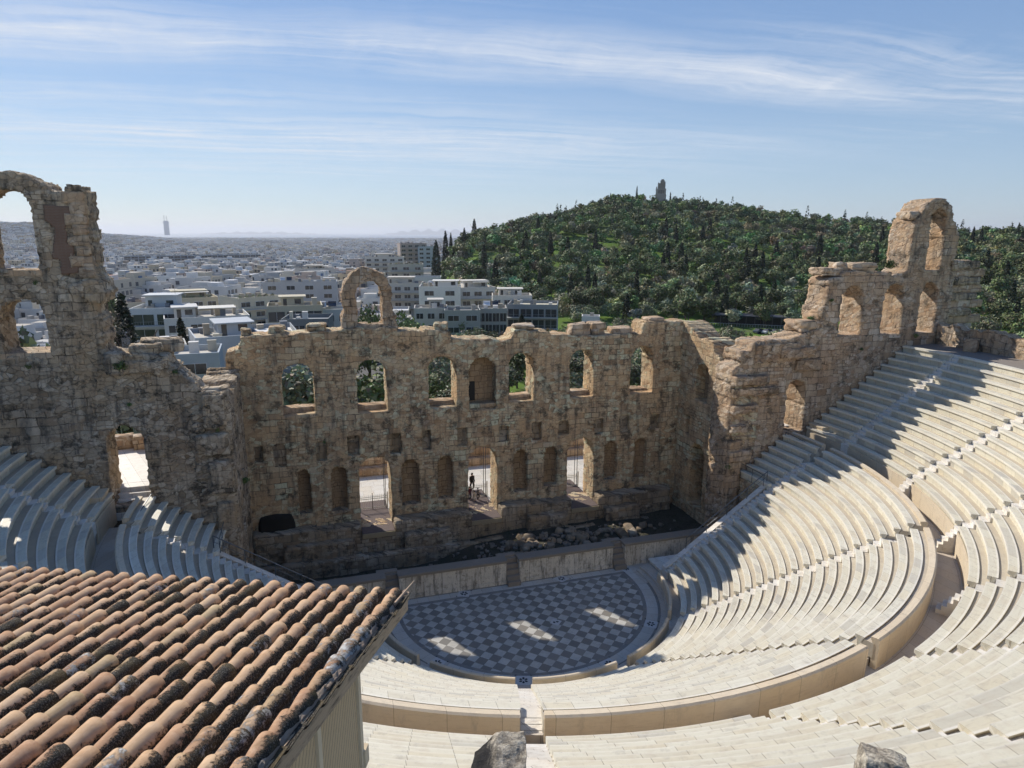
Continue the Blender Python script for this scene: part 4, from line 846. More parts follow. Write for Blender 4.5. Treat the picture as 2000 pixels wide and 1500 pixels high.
bhh = Vector((RB.x, RB.y, 0)).normalized(); W0 = RO + ah * .2
sid = NT('lapped_boards'); uv = sid.coord('UV'); wv = sid.n('ShaderNodeTexWave', wave_type='BANDS', bands_direction='X', wave_profile='SAW'); sid.put(wv.inputs[0], sid.mapp(uv, rot=(0, 0, R(-27)))); wv.inputs['Scale'].default_value = 3.6; wv.inputs['Distortion'].default_value = 0.15
sc_ = sid.mix(sid.noise(sid.mapp(uv, sc=(3, 9, 1)), 2, 6, .7), (.50, .345, .185), (.64, .46, .27)); sc_ = sid.mix(sid.mr(wv.outputs['Fac'], .0, .25, .75, 0.), sc_, (.10, .08, .06)); sid.bsdf(sc_, .8, sid.bump(wv.outputs['Fac'], 1., .03))
def WPt(s_, z, n=0.): p = W0 + bhh * s_ + out * n; return Vector((p.x, p.y, z))
ztop = lambda s_: 21.19 + (s_) * .2162 - .16
slab('side_wall', [WPt(1.2, 17), WPt(6.5, 17), WPt(6.5, ztop(6.5)), WPt(1.2, ztop(1.2))], sid.m, ah * .06)
slab('front_wall', [WPt(1.2, 17, -.03), WPt(1.2, 17, -.03) + ah * 8, WPt(1.2, 21.3, -.03) + ah * 8, WPt(1.2, 21.3, -.03)], sid.m, bhh * .06)
slab('soffit', [RP(-.4, -.2, -.20), RP(33, -.2, -.20), RP(33, 16, -.20), RP(-.4, 16, -.20)], wd.m, -RN * .03)
post = simple('painted_post', (.58, .47, .32), .7, .12, 4.)
for s_ in (1.17, 2.42, 3.7): slab('post', [WPt(s_ - .045, 17, .035), WPt(s_ + .045, 17, .035), WPt(s_ + .045, ztop(s_) - .02, .035), WPt(s_ - .045, ztop(s_) - .02, .035)], post, ah * .08)
slab('rail', [WPt(1.2, 19.0, .03), WPt(6, 19.0, .03), WPt(6, 19.12, .03), WPt(1.2, 19.12, .03)], wd.m, ah * .03)
slab('bracket', [WPt(1.02, 19.30, .06), WPt(1.16, 19.30, .06), WPt(1.16, 19.55, .06), WPt(1.02, 19.55, .06)], post, ah * .1)
# boulders on the edge by the camera
def rockmat(name, seed, black=False):
    t = NT(name, 'BOTH'); ob = t.mapp(t.coord(), loc=(seed, 0, 0)); n = t.noise(ob, 3.2, 8, .7); f = t.noise(ob, 16, 6, .8)
    c = t.ramp(n, [(.25, (.26, .22, .16)), (.42, (.52, .45, .35)), (.6, (.64, .57, .45)), (.75, (.40, .33, .24))]); c = t.mix(t.mr(f, .42, .62, .75, 0.), c, (.07, .058, .045)); c = t.mix(t.mr(t.noise(ob, 1.9, 6, .8), .56, .66, 0, .75), c, (.05, .046, .042))
    if black:
        so_ = t.n('ShaderNodeSeparateXYZ'); t.put(so_.inputs[0], t.coord()); k_ = t.math('SUBTRACT', t.math('ADD', t.math('MULTIPLY', so_.outputs[0], 1.), t.math('MULTIPLY', so_.outputs[2], .55)), t.math('MULTIPLY', t.noise(ob, 5, 6, .75), .35)); c = t.mix(t.mr(k_, -.07, -.01, 1., 0.), c, t.mix(f, (.012, .011, .011), (.07, .065, .06)))
    h = t.math('ADD', t.math('MULTIPLY', n, .22), t.math('MULTIPLY', f, .05)); t.bsdf(c, .95, t.bump(t.noise(ob, 40, 4, .8), .6, .01), .1); t.disp(h, .30, .15); return t.m
stone('boulder', (-12.98, -39.18, 22.60), (.33, .30, .76), rockmat('boulder_a', 3, True), 702, (.05, .05, -.25), None, 'rough grey boulder with a blackened face at the bottom centre, near the camera', 'boulder', None, 5, .15, .86, extra=lambda V: np.stack([V[:, 0], V[:, 1], V[:, 2] - np.clip(-V[:, 0] - .02, 0, 1) * .9 * (V[:, 2] > 0)], 1))
stone('boulder', (-10.22, -39.45, 22.14), (.36, .34, .50), rockmat('boulder_b', 9), 703, (.1, .35, .9), None, 'small pitted pale boulder at the bottom right, near the camera', 'boulder', None, 5, .2, .6)
tag(grid_sheet('slope_ground', -22, -4, -47, -40.3, 40, 20, lambda X, Y: 21.3 + (-(Y + 40.3)) * .3 + noise2(X, Y, 1.5, 2) * .1, soil.m), kind='structure')

# ------------------------------------------------------------------ terrain
CX, CY, CZ = -13.926777, -42.546866, 25.9804; FP = 1320.7612; YW0 = degrees(.2995034)
def az_of(px): return YW0 + degrees(math.atan((px - 1000) / (FP * .9758)))
def el_of(px, y):
    """tangent of elevation of a direction (level camera height)"""
    a = px - 1000; b = FP; c_ = 750 - y; p = .2204208
    up = c_ * cos(p) - b * sin(p); f = b * cos(p) + c_ * sin(p); return up / hypot(a, f)
def place(px, d): a = R(az_of(px)); return CX + d * sin(a), CY + d * cos(a)
def zat(px, y, d): return CZ + el_of(px, y) * d
RID = [(640, 500, 380), (790, 480, 390), (860, 470, 400), (900, 462, 420), (950, 441, 450), (1000, 431, 470), (1060, 419, 490), (1120, 404, 510), (1160, 391, 530), (1190, 381, 545), (1230, 384, 555), (1272, 388, 560), (1320, 390, 560), (1400, 397, 560), (1480, 405, 560), (1560, 414, 560), (1640, 422, 560), (1740, 433, 545), (1870, 444, 520), (1940, 441, 520), (2000, 444, 520), (2300, 450, 520), (3500, 450, 520)]
RAZ = np.array([az_of(p[0]) for p in RID]); RZ = np.array([zat(*p) - 6.3 for p in RID]); RDD = np.array([p[2] for p in RID], float)
def sst(x): x = np.clip(x, 0, 1); return x * x * (3 - 2 * x)
def terrain(x, y):
    x = np.asarray(x, float); y = np.asarray(y, float)
    dx = x - CX; dy = y - CY; d = np.hypot(dx, dy); az = np.degrees(np.arctan2(dx, dy))
    zc = np.interp(d, [0, 56, 70, 85, 110, 150, 190, 300, 500, 1000, 2500, 5000, 8200, 9300, 40000], [1.5, 1.5, 1.2, -1.5, -6, -10, -12, -19, -28, -34, -40, -50, -66, -95, -400])
    bump = sst((-az - 7) / 13) * sst((d - 1200) / 1900) * (1 - sst((d - 4200) / 2600)); zc = zc + bump * 78
    zc = zc + sst((d - 900) / 1500) * (1 - sst((d - 6000) / 2000)) * 5 * np.sin(az * .9 + d * .0011)
    zh0 = np.interp(d, [0, 56, 70, 95, 130, 200, 260, 4000], [1.5, 1.5, 1.2, 0, -1, -3.5, -2, -2]); zr = np.interp(az, RAZ, RZ); dr = np.interp(az, RAZ, RDD)
    t = np.clip((d - 235) / (dr - 235), 0, 1); prof = t ** 1.12
    bmp = (np.sin(x * .045 + 1) * np.sin(y * .038) * 2.2 + np.sin(x * .013 - y * .017) * 2.5) * np.sin(np.pi * t)
    zh = zh0 + (zr - zh0) * prof + bmp - np.clip(d - dr, 0, 400) * .28
    k = sst((az - 9.5) / 3.5) * (1 - sst((d - 1200) / 600)); k = np.where(d < 250, sst((az - 5.5) / 5), k)
    k = np.where((d >= 250) & (d < 330), sst((az - (5.5 + 4 * (d - 250) / 80)) / (5 - 1.5 * (d - 250) / 80)), k)
    z = zc * (1 - k) + np.maximum(zh, -30) * k
    inside = ((np.abs(x) < 41.5) & (y < 14) & (np.hypot(x, y) < 46)) | ((np.abs(x) < 20.5) & (y < 14) & (y > 0))
    return np.where(inside, -4., z)
AZ_ = np.radians(np.concatenate([np.arange(-75, -25, 2.5), np.arange(-25, 62, .6), np.arange(62, 110, 2.5)]))
DD = np.concatenate([np.arange(40, 120, 4), np.arange(120, 700, 7), np.geomspace(700, 40000, 60)])
A2, D2 = np.meshgrid(AZ_, DD, indexing='ij'); X2 = CX + D2 * np.sin(A2); Y2 = CY + D2 * np.cos(A2); Z2 = terrain(X2, Y2)
idx = np.arange(A2.size).reshape(A2.shape); TF = np.stack([idx[:-1, :-1].ravel(), idx[:-1, 1:].ravel(), idx[1:, 1:].ravel(), idx[1:, :-1].ravel()], 1)
gm = NT('hill_ground'); ob = gm.coord(); n1 = gm.noise(ob, .018, 5, .6); n2 = gm.noise(ob, .11, 5, .65); n3 = gm.noise(ob, 1.2, 5, .7)
gc = gm.mix(gm.mr(n1, .34, .46), (.09, .11, .045), (.12, .195, .038)); gc = gm.mix(gm.mr(n2, .52, .66, 0, .8), gc, (.13, .115, .08)); gc = gm.mix(gm.mr(n3, .3, .8, 0, .5), gc, (.05, .075, .022))
sx = gm.n('ShaderNodeVectorMath', operation='DISTANCE'); gm.put(sx.inputs[0], ob); sx.inputs[1].default_value = (CX, CY, 0)
sxy = gm.n('ShaderNodeSeparateXYZ'); gm.put(sxy.inputs[0], ob)
lowl = gm.mr(sxy.outputs[2], -9, -6.5, 1, 0); gc = gm.mix(lowl, gc, gm.mix(gm.noise(ob, .02, 5, .6), (.10, .10, .095), (.19, .18, .165)))
gm.bsdf(gc, .95, None, .05)
tag(mesh_np('terrain', np.stack([X2.ravel(), Y2.ravel(), Z2.ravel()], 1), TF, gm.m, smooth=True), kind='structure')
sea = NT('sea_water'); sea.bsdf((.05, .085, .12), .35, sea.bump(sea.noise(sea.coord(), .02, 4, .6), .3, 2.))
tag(mesh_np('sea', [(-40000, 3000, -84), (40000, 3000, -84), (40000, 46000, -84), (-40000, 46000, -84)], [(0, 1, 2, 3)], sea.m), kind='structure')
# far islands
mb = MB(); ri = random.Random(4)
for px0, px1, hh in ((760, 960, 270), (960, 1120, 340), (1120, 1300, 200), (1990, 2300, 420), (420, 640, 120)):
    n = 26; d = 30000; P = []
    for k in range(n + 1):
        t_ = k / n; x, y = place(px0 + (px1 - px0) * t_, d); h = hh * sin(pi * t_) ** .7 * (.7 + .3 * sin(k * 1.9 + px0)) + ri.uniform(0, 20); P.append((x, y, h))
    V = [(x, y, -90) for x, y, _ in P] + [(x, y, h - 84) for x, y, h in P] + [(x * 1.12, y * 1.12, -90) for x, y, _ in P]; m = n + 1
    mb.add(V, [(k, k + 1, m + k + 1, m + k) for k in range(n)] + [(m + k, m + k + 1, 2 * m + k + 1, 2 * m + k) for k in range(n)])
tag(mb.build('far_hills', simple('far_hill', (.12, .12, .10), 1)), kind='structure')

# ------------------------------------------------------------------ vegetation
def leaf_mat(name):
    t = NT(name); tint = t.attr('tint'); ob = t.coord(); oi = t.n('ShaderNodeObjectInfo').outputs['Random']
    c = t.mix(t.mr(oi, 0, 1, 0, .45), tint, t.mix(.5, tint, (.13, .11, .05), 'MULTIPLY')); hs = t.n('ShaderNodeHueSaturation'); t.put(hs.inputs['Color'], tint); t.put(hs.inputs['Value'], t.mr(oi, 0, 1, .6, 1.4)); t.put(hs.inputs['Hue'], t.mr(oi, 0, 1, .485, .51))
    n = t.noise(ob, .45, 4, .6); c = t.mix(t.mr(n, .4, .75, .0, .35), hs.outputs[0], (.03, .036, .016))
    b = t.bsdf(c, .65, None, .25); return t.m
LM = leaf_mat('foliage')
bark = simple('bark', (.10, .075, .055), .9, .3, 4.)
def leaves(kind, n, seed, size):
    r = np.random.default_rng(seed)
    if kind == 'cypress':
        z = r.beta(1.1, 1.3, n); rad = (1 - z) ** .6 * np.minimum(1, z * 9 + .25) * .13 * r.uniform(.75, 1.1, n); a = r.uniform(0, 2 * pi, n); P = np.stack([np.cos(a) * rad, np.sin(a) * rad, z], 1)
    elif kind == 'conifer':
        z = r.beta(1.2, 1.2, n); lay = .75 + .25 * np.cos(z * 34); a = r.uniform(0, 2 * pi, n); rad = (1 - z) ** .8 * .27 * np.sqrt(r.uniform(.2, 1, n)) * lay * (1 + .3 * np.sin(a * 3 + z * 9)); P = np.stack([np.cos(a) * rad, np.sin(a) * rad, .12 + z * .88], 1)
    elif kind == 'bare':
        z = r.uniform(.3, 1, n); a = r.uniform(0, 2 * pi, n); rad = .42 * np.sqrt(r.uniform(0, 1, n)) * np.sin(z * 2.6 + .3); P = np.stack([np.cos(a) * rad, np.sin(a) * rad, z], 1)
    else:
        k = 11 if kind == 'olive' else 9; C = r.normal(0, 1, (k, 3)); C /= np.linalg.norm(C, axis=1)[:, None]
        if kind == 'olive': C = C * [.34, .34, .24] * r.uniform(.5, 1, (k, 1)) + [0, 0, .52]; Rl = r.uniform(.15, .24, k)
        else: C = C * [.25, .25, .30] * r.uniform(.4, 1, (k, 1)) + [0, 0, .58]; Rl = r.uniform(.13, .21, k)
        i = r.integers(0, k, n); D = r.normal(0, 1, (n, 3)); D /= np.linalg.norm(D, axis=1)[:, None]; D[:, 2] = np.where(D[:, 2] < 0, D[:, 2] * .7, D[:, 2])
        P = C[i] + D * (Rl[i] * r.uniform(.62, 1.08, n))[:, None]
    N = r.normal(0, 1, (n, 3)) + (P - [0, 0, .55]) * 5; N /= np.linalg.norm(N, axis=1)[:, None]
    T = np.cross(N, r.normal(0, 1, (n, 3))); T /= np.linalg.norm(T, axis=1)[:, None]; B = np.cross(N, T); s = size * r.uniform(.6, 1.4, (n, 1))
    V = np.stack([P + T * s, P - T * s * .5 + B * s * .87, P - T * s * .5 - B * s * .87], 1).reshape(-1, 3)
    if kind == 'bare': V = np.stack([P + T * s * 2.2, P - B * s * .12, P + B * s * .12], 1).reshape(-1, 3)
    sh = r.uniform(.6, 1.35, n); return V, sh
BASEC = {'olive': (.225, .235, .13), 'pine': (.13, .155, .058), 'cypress': (.035, .045, .024), 'conifer': (.04, .055, .03), 'bare': (.13, .095, .065), 'poplar': (.15, .185, .06)}
def crown_mesh(kind, n, seed, size, c):
    V, sh = leaves('olive' if kind == 'poplar' else kind, n, seed, size); rr_ = np.random.default_rng(seed + 5)
    col = np.array(c)[None] * sh[:, None] * (1 + rr_.normal(0, .12, (n, 3)))
    return mesh_np('crown', V, np.arange(3 * n).reshape(n, 3), LM, uv=None, col=np.clip(col, .01, 1), link=False)
def trunk_mesh(kind, seed):
    r = random.Random(seed); mb = MB(); top_ = .35 if kind in ('olive', 'poplar') else .6; rad = .035 if kind in ('olive', 'poplar') else .022
    mb.bar((0, 0, -.06), (r.uniform(-.03, .03), r.uniform(-.03, .03), top_), rad, 7, rad * .6)
    for k in range(5 if kind != 'cypress' else 1):
        a = r.uniform(0, 6.3); mb.bar((0, 0, top_ * .7), (cos(a) * .2, sin(a) * .2, top_ + r.uniform(.12, .3)), rad * .5, 5, rad * .15)
    return mesh_np('trunk', mb.V, mb.F, bark, link=False)
HI = {k: [(crown_mesh(k, nn, 10 + i * 7, s_, BASEC[k]), trunk_mesh(k, i)) for i in range(nv)] for k, nn, s_, nv in (('olive', 1500, .034, 5), ('pine', 1300, .034, 4), ('cypress', 1500, .022, 2), ('conifer', 1400, .024, 2), ('bare', 1600, .03, 1), ('poplar', 2200, .026, 2))}
LO = {k: [leaves(k, nn, 90 + i * 3, s_) for i in range(6)] for k, nn, s_ in (('olive', 300, .062), ('pine', 300, .058), ('cypress', 100, .045))}
KN = {'olive': 'olive_tree', 'pine': 'pine_tree', 'cypress': 'cypress_tree', 'conifer': 'conifer_tree', 'bare': 'bare_tree', 'poplar': 'leafy_tree'}
def tree(kind, x, y, h, wd_, lab, grp=None, seed=0, z=None):
    cm_, tm_ = HI[kind][seed % len(HI[kind])]; z = float(terrain(x, y)) if z is None else z
    t = empty(KN[kind], (x, y, z), lab, 'tree', grp, seed * 2.4)
    for nm_, me in (('crown', cm_), ('trunk', tm_)):
        o = obj_of(nm_, me, t); o.scale = (h * wd_, h * wd_, h)
    return t
rt_ = np.random.default_rng(21)
cand = []
CLR = [(*place(p_, d_c), r_c) for p_, d_c, r_c in [(random.Random(q).uniform(870, 1420), random.Random(q + 99).uniform(318, 470), random.Random(q + 7).uniform(3.5, 6.5)) for q in range(55)] + [(a, b, c * .62) for a, b, c in ((930, 345, 9), (960, 338, 8), (1085, 380, 14), (1110, 395, 14), (1070, 365, 12), (1130, 375, 9), (1205, 360, 15), (1235, 362, 12), (1300, 355, 12), (1040, 420, 7), (1170, 440, 9), (1330, 390, 9), (1530, 440, 10), (1620, 470, 9), (1660, 430, 12), (1560, 380, 8), (1450, 410, 7), (1940, 420, 12), (1410, 330, 8), (905, 330, 6), (1750, 400, 8))]]
def gmask(x, y):     # clearings of grass on the slope
    m = np.zeros(np.shape(x), bool)
    for cx_, cy_, r_c in CLR: m |= np.hypot((x - cx_), (y - cy_) * .8) < r_c * (1 + .3 * np.sin(3 * np.arctan2(y - cy_, x - cx_) + cx_))
    return m | ((np.hypot(x - CX, y - CY) > 300) & ((np.sin(x * .028 + 1.3 * np.sin(y * .021)) * np.sin(y * .033 + x * .012) + .45 * np.sin(x * .09 + y * .07)) > .78))
# hill
N = 14000; a = np.radians(rt_.uniform(8.5, 64, N)); d = np.sqrt(rt_.uniform(225 ** 2, 590 ** 2, N)); x = CX + d * np.sin(a); y = CY + d * np.cos(a)
dr_ = np.interp(np.degrees(a), RAZ, RDD); ok = (d < dr_ + 14) & ~gmask(x, y) & ((np.degrees(a) > 20.9) | (d > 240) ) & ~((np.degrees(a) < 12.5) & (d < 330)) & ~((np.degrees(a) < 18.5) & (d < 262))
P5 = np.stack([x, y], 1)[ok]
keep = []; cell = {}
for i, (px_, py_) in enumerate(P5):
    c_ = (int(px_ // 5.3), int(py_ // 5.3))
    if c_ in cell: continue
    cell[c_] = 1; keep.append(i)
for px_, py_ in P5[keep]:
    dd_ = hypot(px_ - CX, py_ - CY); lowz = dd_ < 330
    k = rt_.random(); kind = 'olive' if k < (.62 if lowz else .42) else ('cypress' if k > .955 else 'pine'); h = {'olive': rt_.uniform(4.8, 7.5), 'pine': rt_.uniform(6.5, 10.5), 'cypress': rt_.uniform(9, 13.5)}[kind]
    cand.append((px_, py_, kind, h))
# grove between wall and hill
for i in range(1500):
    a_ = R(rt_.uniform(-4, 60)); dd_ = sqrt(rt_.uniform(84 ** 2, 232 ** 2)); px_ = CX + dd_ * sin(a_); py_ = CY + dd_ * cos(a_)
    if py_ < 36 and abs(px_) < 44: continue
    if degrees(a_) < 7.5 and dd_ > 118: continue
    if degrees(a_) < 21.5 and dd_ > 170: continue
    c_ = (int(px_ // 4.3), int(py_ // 4.3))
    if c_ in cell: continue
    if 32 < degrees(a_) < 41 and 209 < dd_: continue
    cell[c_] = 1; cand.append((px_, py_, 'olive' if rt_.random() < .86 else 'pine', rt_.uniform(4.6, 6.8)))
def prj(x, y, z):
    dx, dy, dz = x - CX, y - CY, z - CZ; s, c_ = sin(.2995), cos(.2995); X_ = dx * c_ - dy * s; Y_ = dx * s + dy * c_; f = Y_ * cos(.2204) - dz * sin(.2204); u = Y_ * sin(.2204) + dz * cos(.2204)
    return 1000 + FP * X_ / f, 750 - FP * u / f, f
WT = [(0, 690), (210, 690), (340, 700), (440, 760), (441, 690), (470, 660), (660, 650), (880, 650), (1330, 635), (1400, 690), (1440, 665), (1550, 650), (1620, 525), (1740, 520), (1745, 425), (1865, 410), (1925, 500), (1926, 650), (2000, 660)]
wx, wy = zip(*WT); info = []
for i, (x, y, kind, h) in enumerate(cand):
    z = float(terrain(x, y)); u, v, f = prj(x, y, z + h * .9); vis = -30 < u < 2030 and v < np.interp(u, wx, wy) - 3
    win = any(abs(u - w_) < 45 for w_ in (579, 726, 864, 1019, 1137, 1254)) and 690 < prj(x, y, z + h * .6)[1] < 800
    info.append((h / f * (1.0 if vis else (.8 if win else .05)), i, z, u, v))
info.sort(reverse=True); solo = {t_[1] for t_ in info[:290]}
def where(u, v):
    a_ = 'left' if u < 900 else 'centre left' if u < 1150 else 'centre' if u < 1400 else 'centre right' if u < 1650 else 'far right'
    return a_
hz = {t_[1]: t_ for t_ in info}
AD = {'olive': ['grey green round olive tree', 'silvery spreading olive tree', 'low bushy olive tree'], 'pine': ['dark upright pine tree', 'dark green irregular pine tree'], 'cypress': ['slim dark cypress']}
SV = []; SF = []; SCo = []; nb_ = 0
for i, (x, y, kind, h) in enumerate(cand):
    if i in solo:
        u, v = hz[i][3:]; lab = AD[kind][i % len(AD[kind])] + (' in the grove behind the stage wall, ' if hypot(x - CX, y - CY) < 232 else ' on the wooded slope, ') + where(u, v)
        tree(kind, x, y, h, rt_.uniform(.95, 1.25), lab, lab, i, hz[i][2])
    else:
        Lf, sh = LO[kind][i % 6]; n = len(sh); th = rt_.uniform(0, 6.3); sc3 = np.array([h * 1.1, h * 1.1, h]) if kind != 'cypress' else np.array([h, h, h])
        Vv = Lf * sc3; Vv = np.stack([Vv[:, 0] * cos(th) - Vv[:, 1] * sin(th) + x, Vv[:, 0] * sin(th) + Vv[:, 1] * cos(th) + y, Vv[:, 2] + hz[i][2]], 1)
        SV.append(Vv); SF.append(np.arange(3 * n).reshape(n, 3) + nb_); nb_ += 3 * n
        b = np.array(BASEC[kind]) * rt_.uniform(.5, 1.5) * (1 + rt_.normal(0, .14, 3)); SCo.append(np.clip(b[None] * sh[:, None], .008, 1))
tag(mesh_np('woodland', np.concatenate(SV), np.concatenate(SF), LM, col=np.concatenate(SCo)), 'mass of smaller olives and pines covering the hillside behind the ruins', 'woods', kind='stuff')
# ridge cypresses and snags
for i, (px_, y_, w_) in enumerate([(875, 452, .8), (885, 455, .7), (930, 450, 1.), (975, 440, .6), (1052, 420, .7), (1078, 412, .6), (1095, 408, .7), (1180, 376, .8), (1228, 362, .55), (1290, 374, .7), (857, 470, .9)]):
    d_ = float(np.interp(az_of(px_), RAZ, RDD)) - 8; x, y = place(px_, d_); zt = zat(px_, y_, d_); zb_ = float(terrain(x, y))
    tree('cypress', x, y, max(5, zt - zb_), w_, 'slim cypress on the skyline ' + ['at the left foot of the hill', 'beside another at the left foot of the hill', 'left of the lower ridge', 'above the lower ridge', 'on the rising ridge', 'higher on the rising ridge', 'near the top of the rising ridge', 'just left of the summit', 'thin as a needle left of the monument', 'right beside the summit monument', 'at the left edge of the woods above the white flats'][i], 'skyline cypresses', i)
# trees among the near buildings
for i, (kind, px_, ytop, d_, w_, lab) in enumerate([('cypress', 256, 578, 118, .95, 'tall dark cypress beside the left ruined pier'), ('bare', 228, 612, 112, 1.0, 'brown leafless tree between the left pier and the cypress'), ('conifer', 364, 622, 125, .75, 'thin conifer in front of the grey flats left of the stage wall'), ('poplar', 722, 562, 150, 1.1, 'yellow green leafy tree seen through the free standing arch'), ('poplar', 790, 582, 160, .9, 'light green tree right of the free standing arch'), ('poplar', 815, 610, 150, .9, 'green tree in front of the white flats right of the arch'), ('olive', 30, 600, 105, 1.1, 'dark tree seen through the lower left arch'), ('olive', 75, 618, 95, 1.2, 'bushy tree low in the left arch opening'), ('cypress', 1018, 612, 172, 1.5, 'small dark cypress in front of the long modern building'), ('poplar', 905, 608, 180, .7, 'pale yellow tree against the low grey house'), ('pine', 220, 540, 240, .9, 'dark tree on the tree lined street behind the left pier'), ('pine', 232, 560, 210, .9, 'dark tree along the street behind the cypress'), ('pine', 214, 590, 170, 1., 'dark tree close behind the left pier'), ('olive', 240, 655, 100, 1.2, 'bush at the foot of the cypress'), ('olive', 410, 640, 120, .8, 'bush in the gap beside the stage wall corner'), ('olive', 560, 700, 100, 1.3, 'tree crown filling the leftmost upper window'), ('olive', 590, 690, 110, 1.3, 'second crown in the leftmost upper window'), ('pine', 735, 705, 105, 1.3, 'tree crown seen in the second upper window'), ('olive', 850, 690, 110, 1.2, 'tree crown seen in the third upper window'), ('pine', 1010, 680, 115, 1.2, 'tree crown in the window right of the blind niche')]):
    x, y = place(px_, d_); z = float(terrain(x, y)); h = zat(px_, ytop, d_) - z; tree(kind, x, y, max(4, h), w_ * min(1, 11 / max(h, 1)) if kind not in ('cypress', 'conifer') else w_, lab, None, 300 + i, z)

# tufts growing out of the ruins
for i, (x, y, z, w_, lab) in enumerate([(-29.3, 2.3, 18.2, .5, 'on the ledge under the lower left arch'), (-28.35, 2.35, 23.0, .45, 'beside the ledge between the two left arches'), (-24.6, 2.2, 17.9, 1.1, 'hanging at the foot of the tall left pier'), (-23.9, 3.2, 18.7, .7, 'on top of the broken left wall'), (-21.7, 2.4, 17.4, .6, 'on the broken edge of the left wall'), (-24.4, 2.35, 15.6, .4, 'in a crack above the left doorway'), (-19.6, 2.2, 13.6, .5, 'on the inner edge of the left wall'),
        (-18.6, 6.5, 8.5, .8, 'in the dark gap beside the stage wall'), (-13.0, 10.85, 9.6, .45, 'above the leftmost niches'), (-9.0, 11.6, 18.9, .5, 'at the foot of the free standing arch'), (-14.6, 12.2, 12.6, .5, 'on the leftmost window sill'), (14.9, 12, 12.2, .5, 'on the rightmost window sill of the stage wall'), (17.8, 11.6, 18.5, .5, 'at the right top corner of the stage wall'), (20.4, 3.4, 17.9, .6, 'on the head of the right wall end'), (26.1, 3.4, 18.9, .9, 'below the first step of the right wall'), (31.9, 3.4, 23.0, 1.0, 'left part of the ledge at the tower foot'),
        (33.4, 3.2, 23.1, 1.3, 'right part of the ledge at the tower foot'), (30.7, 2.4, 16.4, .5, 'in the wall below the right arches'), (36.2, 2.3, 17.3, .7, 'where the top benches meet the right wall'), (27.1, 2.4, 20.6, .5, 'on the stepped end of the right wall'), (18.5, 2.4, 7.2, .9, 'on the corner above the right coping')]):
    t = empty('wall_plant', (x, y, z - w_ * .25), 'green tuft ' + lab, 'plant', rz=i * 1.3); o = obj_of('foliage', crown_mesh('poplar', 260, 700 + i, .07, (.10, .15, .05) if i % 3 else (.16, .19, .06)), t); o.scale = (w_, w_ * .6, w_ * .9)
# ------------------------------------------------------------------ city
def city_mat():
    t = NT('city_walls'); uv = t.coord('UV'); tint = t.attr('tint'); s = t.n('ShaderNodeSeparateXYZ'); t.put(s.inputs[0], uv)
    fu = t.math('FRACT', t.math('DIVIDE', s.outputs[0], 3.1)); fv = t.math('FRACT', t.math('DIVIDE', s.outputs[1], 3.15))
    cu = t.math('FLOOR', t.math('DIVIDE', s.outputs[0], 3.1)); cv = t.math('FLOOR', t.math('DIVIDE', s.outputs[1], 3.15)); cb_ = t.n('ShaderNodeCombineXYZ'); t.put(cb_.inputs[0], cu); t.put(cb_.inputs[1], cv)
    wn = t.n('ShaderNodeTexWhiteNoise', noise_dimensions='2D'); t.put(wn.inputs['Vector'], cb_.outputs[0]); rnd = wn.outputs['Value']
    hw = t.mr(rnd, 0, 1, .14, .40); du = t.math('ABSOLUTE', t.math('SUBTRACT', fu, .5)); win = t.math('MULTIPLY', t.math('LESS_THAN', du, hw), t.math('MULTIPLY', t.math('GREATER_THAN', fv, .22), t.math('LESS_THAN', fv, .78)))
    win = t.math('MULTIPLY', win, t.math('GREATER_THAN', s.outputs[1], 0)); win = t.math('MULTIPLY', win, t.math('GREATER_THAN', rnd, .22))
    slab_ = t.math('MULTIPLY', t.math('LESS_THAN', fv, .10), t.math('GREATER_THAN', s.outputs[1], 0))
    wcol = t.mix(rnd, (.025, .03, .038), (.12, .12, .125)); c = t.mix(t.math('MULTIPLY', t.noise(t.coord(), .35, 4, .7), .35), tint, (.20, .18, .15)); c = t.mix(t.math('MULTIPLY', slab_, .5), c, (.16, .15, .14)); c = t.mix(win, c, wcol)
    t.bsdf(c, t.mix(win, (.85, .85, .85), (.3, .3, .3)), None, .3); return t.m
CMAT = city_mat()
class City:
    def __init__(s): s.V = []; s.UV = []; s.C = []; s.n = 0
    def box(s, x, y, z0, z1, w, d, rot, tint, roof=None, cxo=0, cyo=0, win=True):
        c_, s_ = cos(rot), sin(rot); H = [(-w / 2, -d / 2), (w / 2, -d / 2), (w / 2, d / 2), (-w / 2, d / 2)]; H = [(a + cxo, b + cyo) for a, b in H]; H = [(x + a * c_ - b * s_, y + a * s_ + b * c_) for a, b in H]
        u = random.uniform(0, 60); L = [w, d, w, d]
        for k in range(4):
            a, b = H[k], H[(k + 1) % 4]; s.V += [(*a, z0), (*b, z0), (*b, z1), (*a, z1)]; h = (z1 - z0)
            s.UV += [(u, -h + 63), (u + L[k], -h + 63), (u + L[k], 63), (u, 63)] if win else [(0, -5)] * 4; u += L[k]; s.C.append(tint)
        s.V += [(*p, z1) for p in H]; s.UV += [(0, -5)] * 4; s.C.append(roof or tint)
    def build(s, name, parent=None, loc=None):
        n = len(s.V) // 4; F = np.arange(4 * n).reshape(n, 4); V = np.array(s.V)
        if loc is not None: V = V - np.array(loc)
        return mesh_np(name, V, F, CMAT, parent, uv=np.array(s.UV), col=np.array(s.C), loc=loc)
PALS = [('white', (.66, .64, .60)), ('cream', (.58, .53, .43)), ('pale grey', (.45, .44, .42)), ('ochre', (.52, .42, .28)), ('grey', (.32, .31, .295)), ('pinkish', (.54, .43, .36)), ('off white', (.60, .59, .56)), ('brownish', (.33, .26, .20))]
